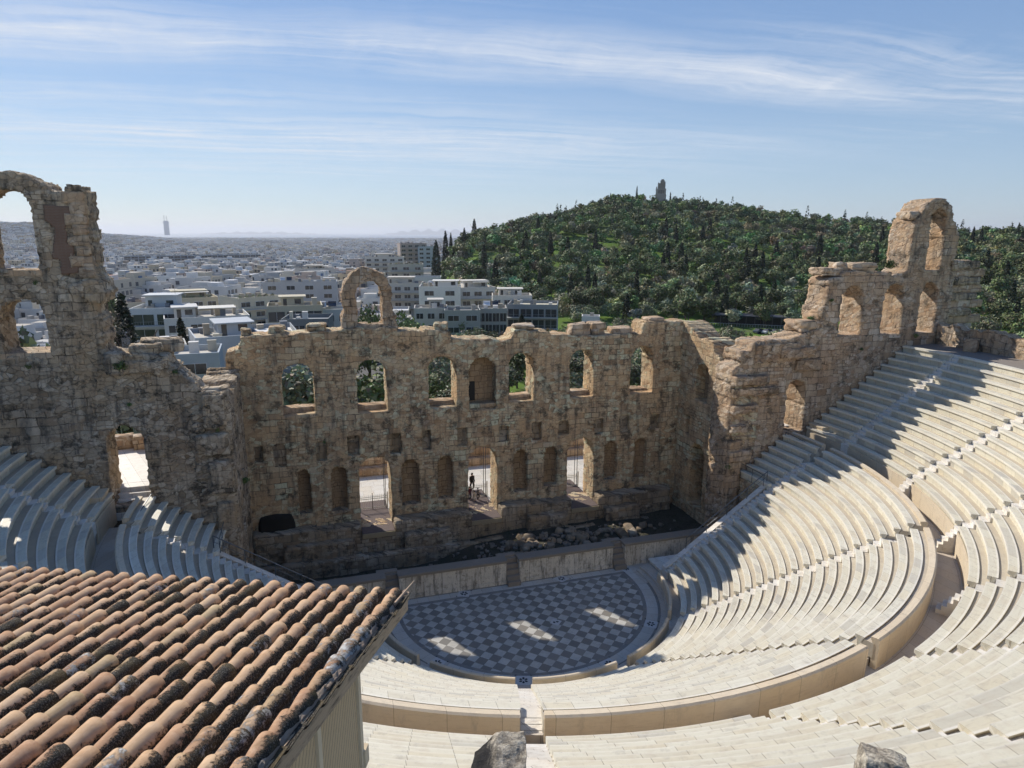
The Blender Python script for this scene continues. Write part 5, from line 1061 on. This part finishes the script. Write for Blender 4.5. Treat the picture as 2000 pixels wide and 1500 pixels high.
ROOF = [('pale', (.50, .48, .44)), ('grey', (.30, .30, .30)), ('red tiled', (.34, .14, .09)), ('white', (.66, .66, .66)), ('sandy', (.42, .37, .30))]
rc = random.Random(33); far = City(); solo_b = []
d_ = 165.
while d_ < 8700:
    s_ = 12.0 if d_ < 1200 else 12.0 + (d_ - 1200) * .006; a0, a1 = az_of(-60), (az_of(870) if d_ < 1200 else az_of(1060)); nn = int(R(a1 - a0) * d_ / (s_ * 1.12))
    for k in range(nn):
        az = R(a0 + (a1 - a0) * (k + rc.uniform(.15, .85)) / nn); dd_ = d_ + rc.uniform(-.35, .35) * s_; x = CX + dd_ * sin(az); y = CY + dd_ * cos(az)
        azd = degrees(az)
        if rc.random() < .04: continue
        if d_ < 300 and azd > az_of(805) : continue
        if 480 > d_ and az_of(188) < azd < az_of(233): continue
        if d_ > 330 and d_ < 1200 and azd > az_of(845): continue
        z = float(terrain(x, y)); fl = rc.choice([4, 5, 5, 6, 6, 6, 7, 8]) if d_ > 300 else rc.choice([3, 3, 4, 4]); h = fl * 3.15 + rc.uniform(0, 1)
        u, v, f = prj(x, y, z + h)
        if not (-60 < u < 1060): continue
        solo_b.append((dd_, x, y, z, h, s_, u, v))
    d_ += s_ * rc.uniform(1.0, 1.25)
def bsite(lst, x, y, z, h, s_, near):
    wn_, wt_ = rc.choices(PALS, [5, 4, 3, 1.2, 1.4, .9, 4, .5])[0]; rn_, rt2 = rc.choices(ROOF, [5, 3, 1.2, 2, 3])[0]; j_ = rc.uniform(.85, 1.12); wt_ = tuple(min(.78, c_ * j_ * 1.1) for c_ in wt_)
    w = s_ * rc.uniform(.75, 1.25); dp = s_ * rc.uniform(.7, 1.1); rot = -.28 + rc.choice([0, 0, .0, pi / 2]) + rc.gauss(0, .09)
    lst.box(x, y, z - 3, z + h, w, dp, rot, wt_, rt2)
    if near: # parapet
        pw = .25
        for (a, b, c_, e_) in ((w, pw, 0, dp / 2 - pw / 2), (w, pw, 0, -dp / 2 + pw / 2), (pw, dp - 2 * pw, w / 2 - pw / 2, 0), (pw, dp - 2 * pw, -w / 2 + pw / 2, 0)): lst.box(x, y, z + h + .002, z + h + .85, a, b, rot, wt_, None, c_, e_, False)
    k = rc.random()
    if k < .85: lst.box(x, y, z + h + .01, z + h + rc.uniform(2.2, 3.2), w * rc.uniform(.3, .6), dp * rc.uniform(.3, .6), rot, wt_ if k < .6 else (.7, .7, .69), rt2, w * rc.uniform(-.2, .2), dp * rc.uniform(-.2, .2), False)
    if k < .6:
        for _ in range(rc.choice([1, 2, 3]) if near else 1): a = rc.uniform(.8, 2.2); lst.box(x, y, z + h + .02, z + h + rc.uniform(1., 2.), a, rc.uniform(.8, 2), rot, rc.choice([(.7, .7, .7), (.16, .17, .2), (.4, .38, .35), (.12, .2, .34)]), None, w * rc.uniform(-.4, .4), dp * rc.uniform(-.38, .38), False)
    return wn_, rn_, w, h
# hand placed near buildings: px of front centre, y of roof edge, distance, width m, depth m, storeys seen, rotation, colours, extras
solo_b = [b for b in solo_b if b[0] > 205 or b[6] < 180]
solo_b.sort()
nb_solo = 0; seen = {}
for (dd_, x, y, z, h, s_, u, v) in solo_b:
    if nb_solo < 264 and dd_ < 900:
        c_ = City(); wn_, rn_, w, hh = bsite(c_, x, y, z, h, s_, True)
        t = empty('apartment_building', (x, y, z))
        pos_ = 'far left' if u < 200 else 'left' if u < 400 else 'left of the arch' if u < 660 else 'right of the arch'; dist = 'behind the wall' if dd_ < 260 else 'near rooftops' if dd_ < 420 else 'middle distance' if dd_ < 620 else 'dense rooftops beyond'
        lab = '%s block, %s roof, %s storeys, %s, %s' % (wn_, rn_, {2: 'two', 3: 'three', 4: 'four', 5: 'five', 6: 'six', 7: 'seven'}[min(7, max(2, int(h / 3.15)))], dist, pos_)
        tag(t, lab, 'building', lab)
        # split body and rooftop into parts
        nbody = 5; o = City(); o.V = c_.V[:nbody * 4]; o.UV = c_.UV[:nbody * 4]; o.C = c_.C[:nbody]; ob_ = o.build('wall', None, (x, y, z)); kid2(ob_, t)
        if len(c_.C) > nbody: o = City(); o.V = c_.V[nbody * 4:]; o.UV = c_.UV[nbody * 4:]; o.C = c_.C[nbody:]; kid2(o.build('rooftop', None, (x, y, z)), t)
        nb_solo += 1
    else: bsite(far, x, y, z, h, s_, False)
tag(far.build('distant_city'), 'endless pale rooftops of the far city below the horizon', 'city', kind='stuff')

# detailed near buildings
glassm = simple('dark_glass', (.03, .035, .042), .15, .2, spec=.6); frm = simple('white_frame', (.62, .62, .62), .6); awn = simple('awning', (.60, .57, .50), .8); solar = simple('dark_panel', (.05, .055, .07), .3)
WM = {}
def wmat(c):
    c = (c[0] * 1.02, c[1] * .98, c[2] * .90)
    if c not in WM:
        t = NT('render_wall'); ob = t.coord(); n = t.noise(ob, .5, 5, .7); k = t.mix(t.mr(n, .4, .8, 0, .4), c, tuple(x * .72 for x in c)); k = t.mix(t.mr(t.noise(t.mapp(ob, sc=(2, 2, .25)), 1.2, 5, .7), .58, .75, 0, .35), k, tuple(x * .6 for x in c)); t.bsdf(k, .85); WM[c] = t.m
    return WM[c]
def house(name, px_, yroof, d, w, dp, floors, rot, col, lab, nwin=4, balc=False, pent=None, roofc=(.5, .48, .44), solid=False, extras='', gtype=0):
    if yroof < 600 and d < 400 and px_ < 850: d *= 1.27; floors += 1
    x, y = place(px_, d); zt = zat(px_, yroof, d); zg = float(terrain(x, y)) - 1; t = empty(name, (x, y, zt), lab, 'building', rz=rot)
    fh = 3.1; H = zt - min(zg, zt - floors * fh)
    mb = MB().box(-w / 2, w / 2, 0, dp, -H, 0)
    for a in ((-w / 2, w / 2, 0, .22), (-w / 2, w / 2, dp - .22, dp), (-w / 2, -w / 2 + .22, .22, dp - .22), (w / 2 - .22, w / 2, .22, dp - .22)): mb.box(*a, .002, .8)
    mb.build('wall', wmat(col), t)
    MB().box(-w / 2 + .24, w / 2 - .24, .24, dp - .24, .005, .03).build('roof_terrace', wmat(roofc), t)
    if not solid:
        for f in range(floors):
            z1 = -.55 - f * fh
            for k in range(nwin):
                cx_ = -w / 2 + w * (k + .5) / nwin; ww = min(1.5, w / nwin * .33) if gtype == 0 else w / nwin * .43; hh = 1.6 if gtype == 0 else 2.2
                o = MB().box(cx_ - ww, cx_ + ww, -.05, .02, z1 - hh, z1).build('window', frm if gtype == 0 else glassm, t)
                if gtype == 0:
                    MB().box(cx_ - ww + .08, cx_ - .04, -.07, -.04, z1 - hh + .08, z1 - .08).box(cx_ + .04, cx_ + ww - .08, -.07, -.04, z1 - hh + .08, z1 - .08).build('pane', glassm, o)
                else: MB().box(cx_ - .03, cx_ + .03, -.07, -.05, z1 - hh, z1).build('mullion', frm, o)
            if balc:
                b = MB().box(-w / 2 - .3, w / 2 + .3, -1.5, -.01, z1 - 2.45, z1 - 2.28).build('balcony', wmat((.5, .5, .49)), t)
                r = MB().box(-w / 2 - .3, w / 2 + .3, -1.5, -1.46, z1 - 1.35, z1 - 1.3)
                for q in range(int(w / .5)): r.box(-w / 2 - .3 + q * .5, -w / 2 - .27 + q * .5, -1.49, -1.46, z1 - 2.28, z1 - 1.35)
                r.build('railing', simple('rail_grey', (.25, .26, .27), .5), b)
    if pent:
        a, b, h_ = pent; o = MB().box(a, b, dp * .35, dp * .85, .03, h_).box(a - .5, b + .5, dp * .3, dp * .9, h_, h_ + .2).build('roof_room', wmat(col), t)
        MB().box(a + .5, a + 1.3, dp * .35 - .04, dp * .35, .1, 2.1).box(b - 2.0, b - .6, dp * .35 - .04, dp * .35, .9, 2.0).build('window', glassm, o)
    rk = random.Random(int(px_ * 7 + yroof)); mb = MB()
    for q in range(int(w * dp / 26) + 1):
        ax = rk.uniform(-w / 2 + .8, w / 2 - 1.6); ay = rk.uniform(.6, dp - 1.6); sx_ = rk.uniform(.5, 1.6); sy_ = rk.uniform(.5, 1.5); hh_ = rk.uniform(.7, 1.9)
        o = MB().box(ax, ax + sx_, ay, ay + sy_, .03, hh_).box(ax - .06, ax + sx_ + .06, ay - .06, ay + sy_ + .06, hh_, hh_ + .07).build(rk.choice(['roof_box', 'water_tank', 'vent_box']), wmat(rk.choice([(.62, .62, .62), (.40, .36, .30), (.18, .2, .24), (.5, .48, .42), (.30, .30, .30)])), t)
    if 'a' in extras: MB().box(-w * .1, w * .35, 1, dp * .55, 2.3, 2.4).box(-w * .1, -w * .1 + .1, 1, 1.1, 0, 2.3).box(w * .35 - .1, w * .35, 1, 1.1, 0, 2.3).build('awning', awn, t)
    if 's' in extras:
        for k in range(2): MB().add([(-w * .3 + k * 2.4, dp * .7, .9), (-w * .3 + k * 2.4 + 1.9, dp * .7, .9), (-w * .3 + k * 2.4 + 1.9, dp * .7 + 1.2, 1.7), (-w * .3 + k * 2.4, dp * .7 + 1.2, 1.7), (-w * .3 + k * 2.4, dp * .7, .8), (-w * .3 + k * 2.4 + 1.9, dp * .7, .8), (-w * .3 + k * 2.4 + 1.9, dp * .7 + 1.2, 1.6), (-w * .3 + k * 2.4, dp * .7 + 1.2, 1.6)], [(0, 1, 2, 3), (7, 6, 5, 4), (0, 4, 5, 1), (2, 6, 7, 3), (1, 5, 6, 2), (0, 3, 7, 4)]).bar((-w * .3 + k * 2.4, dp * .7 + 1.3, 1.75), (-w * .3 + k * 2.4 + 1.9, dp * .7 + 1.3, 1.75), .28, 8).build('solar_heater', solar if k else frm, t)
    if 't' in extras: MB().bar((w * .3, dp * .6, 0), (w * .3, dp * .6, 4.2), .04).bar((w * .3 - .6, dp * .6, 3.9), (w * .3 + .6, dp * .6, 3.9), .025).bar((w * .3 - .4, dp * .6, 3.5), (w * .3 + .4, dp * .6, 3.5), .025).build('antenna', metal, t)
    if 'p' in extras:
        g = crown_mesh('olive', 300, int(px_), .05, BASEC['olive'])
        for k in range(6): o = obj_of('roof_foliage', g, t, (-w / 2 + 1 + k * w / 6.5, .9, -.1)); o.scale = (1.8, 1.6, 1.9)
    return t
RT = -.30 + .30
A_ = lambda px_, off=0.: -R(az_of(px_)) + off
W1, W2, GR, CRM, BLU = (.60, .58, .55), (.53, .51, .48), (.36, .38, .40), (.56, .52, .42), (.42, .46, .52)
house('apartment_building', 318, 611, 158, 9.5, 10, 3, A_(318, -.25), (.54, .57, .61), 'grey white block with two glazed balcony floors and roof rooms, right of the tall cypress', 2, True, (-2.5, 3.5, 3.0), gtype=1, extras='t')
house('house', 384, 704, 100, 6.3, 8, 2, A_(384, -.1), (.40, .46, .53), 'small blue grey house with one shuttered window in the gap left of the stage wall', 1, False, None, gtype=0)
house('house', 300, 690, 112, 10, 7, 1, A_(300), (.46, .46, .45), 'flat roofed pale house just behind the broken left wall', 3)
house('apartment_building', 455, 668, 112, 9.5, 12, 3, A_(455, .12), (.43, .47, .53), 'blue grey plain block rising behind the left corner of the stage wall', 1, solid=True, pent=(-1, 4, 2.2))
house('apartment_building', 517, 660, 122, 12.0, 12, 2, A_(517, .05), (.34, .37, .41), 'dark blue grey plain wall with a white roof behind the stage wall top', 1, solid=True, roofc=(.68, .68, .68))
house('house', 400, 668, 128, 7, 8, 2, A_(400), (.38, .37, .34), 'dull grey house with small window beside the blue grey block', 1)
house('apartment_building', 598, 556, 205, 26.0, 12, 4, A_(598, -.08), (.47, .48, .50), 'long pale grey apartment block with few small windows, left of the arch', 4, extras='st')
house('apartment_building', 628, 528, 460, 25, 12, 3, A_(628), W1, 'white block with glazed penthouse rising behind the long grey block', 3, True, (-5, 5, 2.6), extras='a')
house('apartment_building', 520, 586, 175, 14, 12, 3, A_(520, .5), CRM, 'cream corner block with a planted roof terrace', 3, True, None, extras='p')
house('apartment_building', 586, 605, 160, 12, 9, 2, A_(586), (.50, .46, .36), 'low yellowish building with a dark shop awning', 3, False, (-3, 2, 2.4), gtype=1)
house('cafe_pavilion', 603, 632, 140, 9.2, 9, 1, A_(603, -.15), (.16, .18, .2), 'dark glass pavilion with thin white roof edges behind the stage wall', 4, False, None, gtype=1, roofc=(.3, .32, .34))
house('apartment_building', 652, 612, 165, 9, 9, 2, A_(652), (.52, .54, .55), 'pale house with a balustraded terrace left of the arch', 3, extras='s')
house('apartment_building', 390, 588, 190, 16, 12, 3, A_(390, .1), (.50, .46, .35), 'cream block with balconies and a dark planted roof terrace', 4, True, (-5, 5, 2.6), extras='pa')
house('apartment_building', 418, 628, 150, 16, 12, 2, A_(418, .05), (.56, .57, .58), 'low white building with a beige awning on its roof', 4, False, (-6, -2, 2.4), extras='a')
house('apartment_building', 276, 598, 185, 9, 9, 3, A_(276), (.50, .45, .36), 'ochre house with red roof terrace behind the cypress', 2, True, None, roofc=(.34, .16, .11))
house('apartment_building', 222, 535, 430, 14, 14, 7, A_(222, .5), (.30, .31, .33), 'tall dark grey block beside the tree lined street', 4)
house('apartment_building', 340, 555, 360, 13, 11, 4, A_(340, .3), (.26, .22, .19), 'brown concrete block among paler roofs', 3)
house('apartment_building', 470, 560, 330, 13, 10, 3, A_(470, -.1), W1, 'white terraced block with bright roof', 4, True, (-4, 3, 2.4), extras='st')
house('museum', 352, 502, 980, 96, 40, 3, A_(345, .05), (.26, .30, .36), 'long low blue grey building in the far city, left half', 12, gtype=1, roofc=(.34, .37, .42))
house('museum', 468, 500, 1020, 84, 40, 3, A_(470, .08), (.25, .29, .35), 'long low blue grey building in the far city, right half', 12, gtype=1, roofc=(.34, .37, .42))
house('apartment_building', 792, 558, 215, 15, 12, 3, A_(792, -.1), W2, 'white block with square windows directly right of the arch', 4, True, (-6, 4, 2.8), extras='s')
house('apartment_building', 800, 520, 270, 17, 12, 4, A_(800), (.42, .42, .38), 'olive grey block with dark roof terrace above the white block', 3, True, None, extras='p')
house('apartment_building', 760, 505, 470, 26, 12, 4, A_(760), W1, 'white stepped block behind the top of the arch', 5, True, (-6, 5, 2.6), extras='t')
house('apartment_building', 815, 478, 520, 20, 12, 5, A_(815, .2), (.38, .33, .31), 'distant reddish roofed block at the edge of the woods', 4, True, roofc=(.34, .14, .1))
house('apartment_building', 842, 484, 520, 15, 12, 5, A_(842, .2), (.40, .46, .52), 'distant blue grey block at the edge of the woods', 3)
house('apartment_building', 862, 565, 215, 13.0, 10, 3, A_(862, -.05), (.68, .68, .67), 'bright white blank fronted building with white roof awnings', 2, False, (-2, 5.5, 2.2), extras='s', gtype=0)
house('apartment_building', 935, 566, 225, 12, 10, 3, A_(935, .25), W1, 'white house with slanting pergola roofs beside the blank white building', 3, True, (-4, 4, 2.6), extras='ast')
house('house', 845, 608, 182, 9.0, 9, 2, A_(845), (.50, .49, .47), 'low house with pink railing and small white roof room', 3, False, (-.5, 3, 2.6))
house('house', 905, 612, 178, 9.5, 9, 2, A_(905, .03), (.36, .37, .36), 'flat grey house with wide white eaves', 2, gtype=0)
house('house', 962, 608, 182, 7.8, 9, 2, A_(962, .02), (.40, .39, .37), 'grey terrace house with a row of dark windows', 4, gtype=1, extras='s')
house('apartment_building', 1038, 600, 192, 14.2, 12, 2, A_(1038, -.06), (.30, .31, .33), 'long modern building with dark glass strip and a wide pale roof at the wood edge', 4, True, None, gtype=1, roofc=(.52, .49, .38))
house('apartment_building', 1000, 582, 205, 12, 9, 2, A_(1000, .05), W1, 'white jumble of roof rooms behind the long modern building', 4, False, (-4, 3, 2.4), extras='st')
house('house', 1150, 623, 175, 4.6, 4, 1, A_(1150), (.66, .66, .66), 'tiny white hut among the olives behind the stage wall', 1)
# dark pavilion with terrace and cars by the foot of the hill
x, y = place(1462, 226); zg = float(terrain(x, y)); pv = empty('pavilion', (x, y, zg), 'dark open sided pavilion under the trees at the foot of the hill', 'building', rz=A_(1462))
MB().box(-13, 11, 0, 7, 3.0, 3.35).build('roof', simple('dark_roof', (.05, .052, .06), .6), pv); mb = MB(); [mb.box(-12.8 + k * 2.6, -12.6 + k * 2.6, .1, .3, 0, 3) for k in range(10)]; mb.build('columns', simple('dark_column', (.12, .11, .10), .8), pv)
MB().box(-12.5, 10.5, 5, 6.8, 0, 3).build('wall', simple('dark_wall', (.05, .045, .045), .8), pv); mb = MB().box(-13, 11, -1.6, -1.55, .9, .96); [mb.box(-13 + k * .8, -12.95 + k * .8, -1.6, -1.55, 0, .9) for k in range(30)]; mb.build('railing', frm, pv)
def car(x, y, z, rz, c, lab):
    t = empty('parked_car', (x, y, z), lab, 'car', 'cars parked below the pavilion', rz)
    pm_ = simple('car_paint', c, .3, .05, spec=.6); prof = [(-2.1, .3), (2.1, .3), (2.15, .75), (1.2, .9), (-1.9, .95), (-2.15, .8)]; MB().prism([(a, b) for a, b in prof], -.85, .85).build('body', pm_, t)
    MB().prism([(-1.5, .93), (1.05, .88), (.45, 1.42), (-1.1, 1.45)], -.74, .74).build('cabin', glassm, t)
    for a in (-1.3, 1.35):
        for b in (-.86, .86): MB().bar((a, b - .1, .32), (a, b + .1, .32), .32, 12).build('wheel', simple('tyre', (.02, .02, .02), .9), t)
for k, (px_, c, n_) in enumerate([(1475, (.05, .06, .08), 'dark parked car, leftmost below the pavilion'), (1492, (.5, .5, .5), 'silver parked car below the pavilion'), (1508, (.03, .03, .035), 'black parked car, third below the pavilion'), (1524, (.45, .46, .48), 'light grey parked car below the pavilion'), (1538, (.06, .05, .05), 'dark parked car, rightmost below the pavilion')]):
    x, y = place(px_, 214); car(x, y, float(terrain(x, y)), A_(px_, .9), c, n_)
# hill monument
x, y = place(1272, 556); zt = zat(1272, 349, 556); mo = empty('hilltop_monument', (x, y, zt - 14.4), 'broken stone monument crowning the wooded hill', 'monument', rz=A_(1272))
mm = simple('monument_marble', (.40, .35, .29), .9, .3, .6, bump=.4); kw = dict()
MB().box(-4.1, 4.1, 0, 5, -4, 3.0).box(-4.3, 4.3, -.2, 5.2, 2.0, 2.4).build('plinth', mm, mo)
mb = MB().box(-3.9, 3.9, .1, 5, 3.0, 7.2).box(-4.0, 4.0, 0, 5.1, 6.9, 7.3); mb.build('lower_tier', mm, mo)
mb = MB().box(-2.6, 2.9, 1.6, 4.8, 7.3, 11.5)
for a, b in ((-3.7, 8.8), (-2.3, 12.0), (-.7, 13.6), (.9, 14.4), (2.5, 12.6)): mb.box(a, a + .75, .6, 4.6, 7.3, b)
mb.box(-.7, 2.6, 1.0, 4.6, 11.5, 13.6).box(-.1, 2.0, 1.2, 4.2, 13.6, 14.4).build('upper_tier', mm, mo)
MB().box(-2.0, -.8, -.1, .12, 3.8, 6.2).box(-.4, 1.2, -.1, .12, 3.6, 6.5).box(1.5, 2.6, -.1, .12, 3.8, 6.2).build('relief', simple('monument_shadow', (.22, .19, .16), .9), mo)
# far tower block by the sea
x, y = place(357, 8300); zt = zat(357, 434, 8300); tw = empty('tower_block', (x, y, zt - 150), 'pale blue tower block standing alone on the far city skyline', 'tower', rz=A_(357))
MB().box(-26, 26, -16, 16, 0, 128).box(-30, 30, -19, 19, 128, 138).box(-24, 24, -14, 14, 138, 150).build('shaft', simple('tower_wall', (.30, .34, .40), .5, .1, .02), tw); MB().bar((-14, 0, 150), (-14, 0, 205), 2.4).bar((10, 0, 150), (10, 0, 200), 2.4).build('mast', metal, tw)

# ------------------------------------------------------------------ camera, sky, sun
CP = Vector((-13.926777, -42.546866, 25.980400)); YAW, PIT, ROL, FPX = .2995034, .2204208, .0038019, 1320.7612
fwd0 = Vector((sin(YAW), cos(YAW), 0)); rgt = Vector((cos(YAW), -sin(YAW), 0)); upv = Vector((0, 0, 1))
fw = fwd0 * cos(PIT) - upv * sin(PIT); u2 = fwd0 * sin(PIT) + upv * cos(PIT)
rx = rgt * cos(ROL) + u2 * sin(ROL); ux = -rgt * sin(ROL) + u2 * cos(ROL)
cd = bpy.data.cameras.new('camera'); cam = bpy.data.objects.new('camera', cd); COL.objects.link(cam)
Mx = Matrix((rx, ux, -fw)).transposed().to_4x4(); Mx.translation = CP; cam.matrix_world = Mx
cd.sensor_width = 36; cd.lens = 36 * FPX / 2000; cd.clip_start = .1; cd.clip_end = 90000; SC.camera = cam

SUN = Vector((-.604, 1.18, 1.0)).normalized()
sl_d = bpy.data.lights.new('sun', 'SUN'); sl_d.energy = 4.4; sl_d.angle = R(.53); sl_d.color = (1, .945, .86)
so = bpy.data.objects.new('sun', sl_d); COL.objects.link(so); so.rotation_euler = SUN.to_track_quat('Z', 'Y').to_euler(); so.location = (0, 0, 60)
w = bpy.data.worlds.new('World'); SC.world = w; w.use_nodes = True; nt = w.node_tree; nt.nodes.clear()
class WN(NT):
    def __init__(s, t): s.t = t
W_ = WN(nt)
sky = W_.n('ShaderNodeTexSky', sky_type='NISHITA'); sky.sun_disc = False
sky.sun_elevation = math.asin(SUN.z); sky.sun_rotation = math.atan2(SUN.x, SUN.y); sky.altitude = 100; sky.air_density = 1.0; sky.dust_density = .2; sky.ozone_density = 2.2
g = W_.coord('Generated'); sp = W_.n('ShaderNodeSeparateXYZ'); nt.links.new(g, sp.inputs[0])
zc = W_.math('MAXIMUM', sp.outputs[2], .02)
px = W_.math('DIVIDE', sp.outputs[0], W_.math('ADD', zc, .05)); py = W_.math('DIVIDE', sp.outputs[1], W_.math('ADD', zc, .05))
cb = W_.n('ShaderNodeCombineXYZ'); nt.links.new(px, cb.inputs[0]); nt.links.new(py, cb.inputs[1]); P = cb.outputs[0]
# cirrus sheet: a long band high up and a broad streaky veil nearer the horizon
p1 = W_.mapp(P, rot=(0, 0, .075))
wp = W_.vm('SUBTRACT', W_.noise(p1, .42, 4, .55, 'Color'), (.5, .5, .5)); wp2 = W_.vm('SUBTRACT', W_.noise(p1, 1.7, 4, .6, 'Color'), (.5, .5, .5))
p2 = W_.vm('ADD', W_.vm('ADD', p1, W_.vm('SCALE', wp, scale=.9)), W_.vm('SCALE', wp2, scale=.16))
s2 = W_.n('ShaderNodeSeparateXYZ'); nt.links.new(p2, s2.inputs[0]); X_, Y_ = s2.outputs[0], s2.outputs[1]
fine = W_.noise(W_.mapp(p2, sc=(.45, 4.2, 1), rot=(0, 0, -.10)), 1.0, 10, .66, dist=.35)
fine2 = W_.noise(W_.mapp(p2, sc=(.9, 8.5, 1), rot=(0, 0, .16), loc=(3, 1, 0)), 1.0, 9, .7, dist=.3)
comb = W_.noise(W_.mapp(p2, sc=(2.6, .8, 1), rot=(0, 0, .5)), 1.3, 8, .72, dist=.9)
tex = W_.math('ADD', W_.math('MULTIPLY', fine, .55), W_.math('ADD', W_.math('MULTIPLY', fine2, .28), W_.math('MULTIPLY', comb, .17)))
bA = W_.mr(W_.math('ABSOLUTE', W_.math('SUBTRACT', Y_, 3.42)), .05, .62, 1., 0.); bA = W_.math('MULTIPLY', bA, W_.mr(tex, .40, .60, .12, 1.))
bA = W_.math('MULTIPLY', bA, W_.mr(W_.noise(W_.mapp(p1, sc=(.35, .6, 1), loc=(6.2, 3, 0)), 1., 3, .5), .30, .46, .55, 1.))
bR = W_.math('MULTIPLY', W_.mr(W_.math('ABSOLUTE', W_.math('SUBTRACT', Y_, 2.85)), .1, .5, 1., 0.), W_.math('MULTIPLY', W_.mr(X_, 1.2, 2.6), W_.mr(tex, .46, .62)))
bV = W_.math('MULTIPLY', W_.mr(Y_, 3.9, 5.2), W_.mr(Y_, 9., 14., 1., .35)); bV = W_.math('MULTIPLY', bV, W_.mr(X_, .5, 4.6, 1., .12))
bV = W_.math('MULTIPLY', bV, W_.mr(tex, .42, .58, .10, 1.)); bV = W_.math('MULTIPLY', bV, W_.mr(W_.noise(W_.mapp(p1, sc=(.16, .75, 1), loc=(7, 2, 0)), 1., 4, .55), .33, .53, .30, 1.))
th = W_.math('MULTIPLY', W_.math('MULTIPLY', W_.mr(tex, .5, .66), W_.mr(W_.noise(W_.mapp(p1, sc=(.3, .5, 1), loc=(1, 9, 0)), 1., 3, .5), .5, .64)), .35)
cl = W_.math('MAXIMUM', W_.math('MAXIMUM', W_.math('MULTIPLY', bA, .92), W_.math('MULTIPLY', bV, .85)), W_.math('MAXIMUM', W_.math('MULTIPLY', bR, .55), th))
cl = W_.math('MULTIPLY', cl, W_.mr(sp.outputs[2], .035, .12, 0., 1.))
skc = W_.mix(1., sky.outputs[0], (.80, .865, .97), 'MULTIPLY')
grad = W_.ramp(W_.math('POWER', W_.math('MAXIMUM', sp.outputs[2], 0.), .5), [(0, (.39, .49, .63)), (.34, (.29, .42, .62)), (.53, (.185, .315, .58)), (.71, (.10, .22, .51)), (1, (.07, .16, .42))])
skc = W_.mix(.62, skc, W_.vm('SCALE', grad, scale=10.))
skc = W_.mix(1., skc, (1.03, 1., .955), 'MULTIPLY')
lp = W_.mix(cl, skc, (6.1, 6.5, 7.2))
bg = W_.n('ShaderNodeBackground'); nt.links.new(lp, bg.inputs[0]); bg.inputs[1].default_value = .10
ow = W_.n('ShaderNodeOutputWorld'); nt.links.new(bg.outputs[0], ow.inputs[0])
SC.view_settings.view_transform = 'Standard'; SC.view_settings.look = 'None'; SC.view_settings.gamma = 1; SC.view_settings.exposure = .30
SC.cycles.use_adaptive_sampling = True; SC.cycles.adaptive_threshold = .03; SC.cycles.max_bounces = 5; SC.cycles.diffuse_bounces = 3; SC.cycles.volume_bounces = 0; SC.cycles.transparent_max_bounces = 6
# ------------------------------------------------------------------ air
hz_ = bpy.data.materials.new('haze_air'); hz_.use_nodes = True; h_ = hz_.node_tree; h_.nodes.clear(); ho = h_.nodes.new('ShaderNodeOutputMaterial'); hv = h_.nodes.new('ShaderNodeVolumePrincipled')
hv.inputs['Color'].default_value = (.88, .92, 1, 1); hv.inputs['Density'].default_value = .00006; hv.inputs['Anisotropy'].default_value = .25; h_.links.new(hv.outputs[0], ho.inputs['Volume'])
tag(MB().box(-30000, 30000, -120, 44000, -500, 190).build('haze', hz_), kind='stuff', label='thin blue air haze over the city', cat='haze')
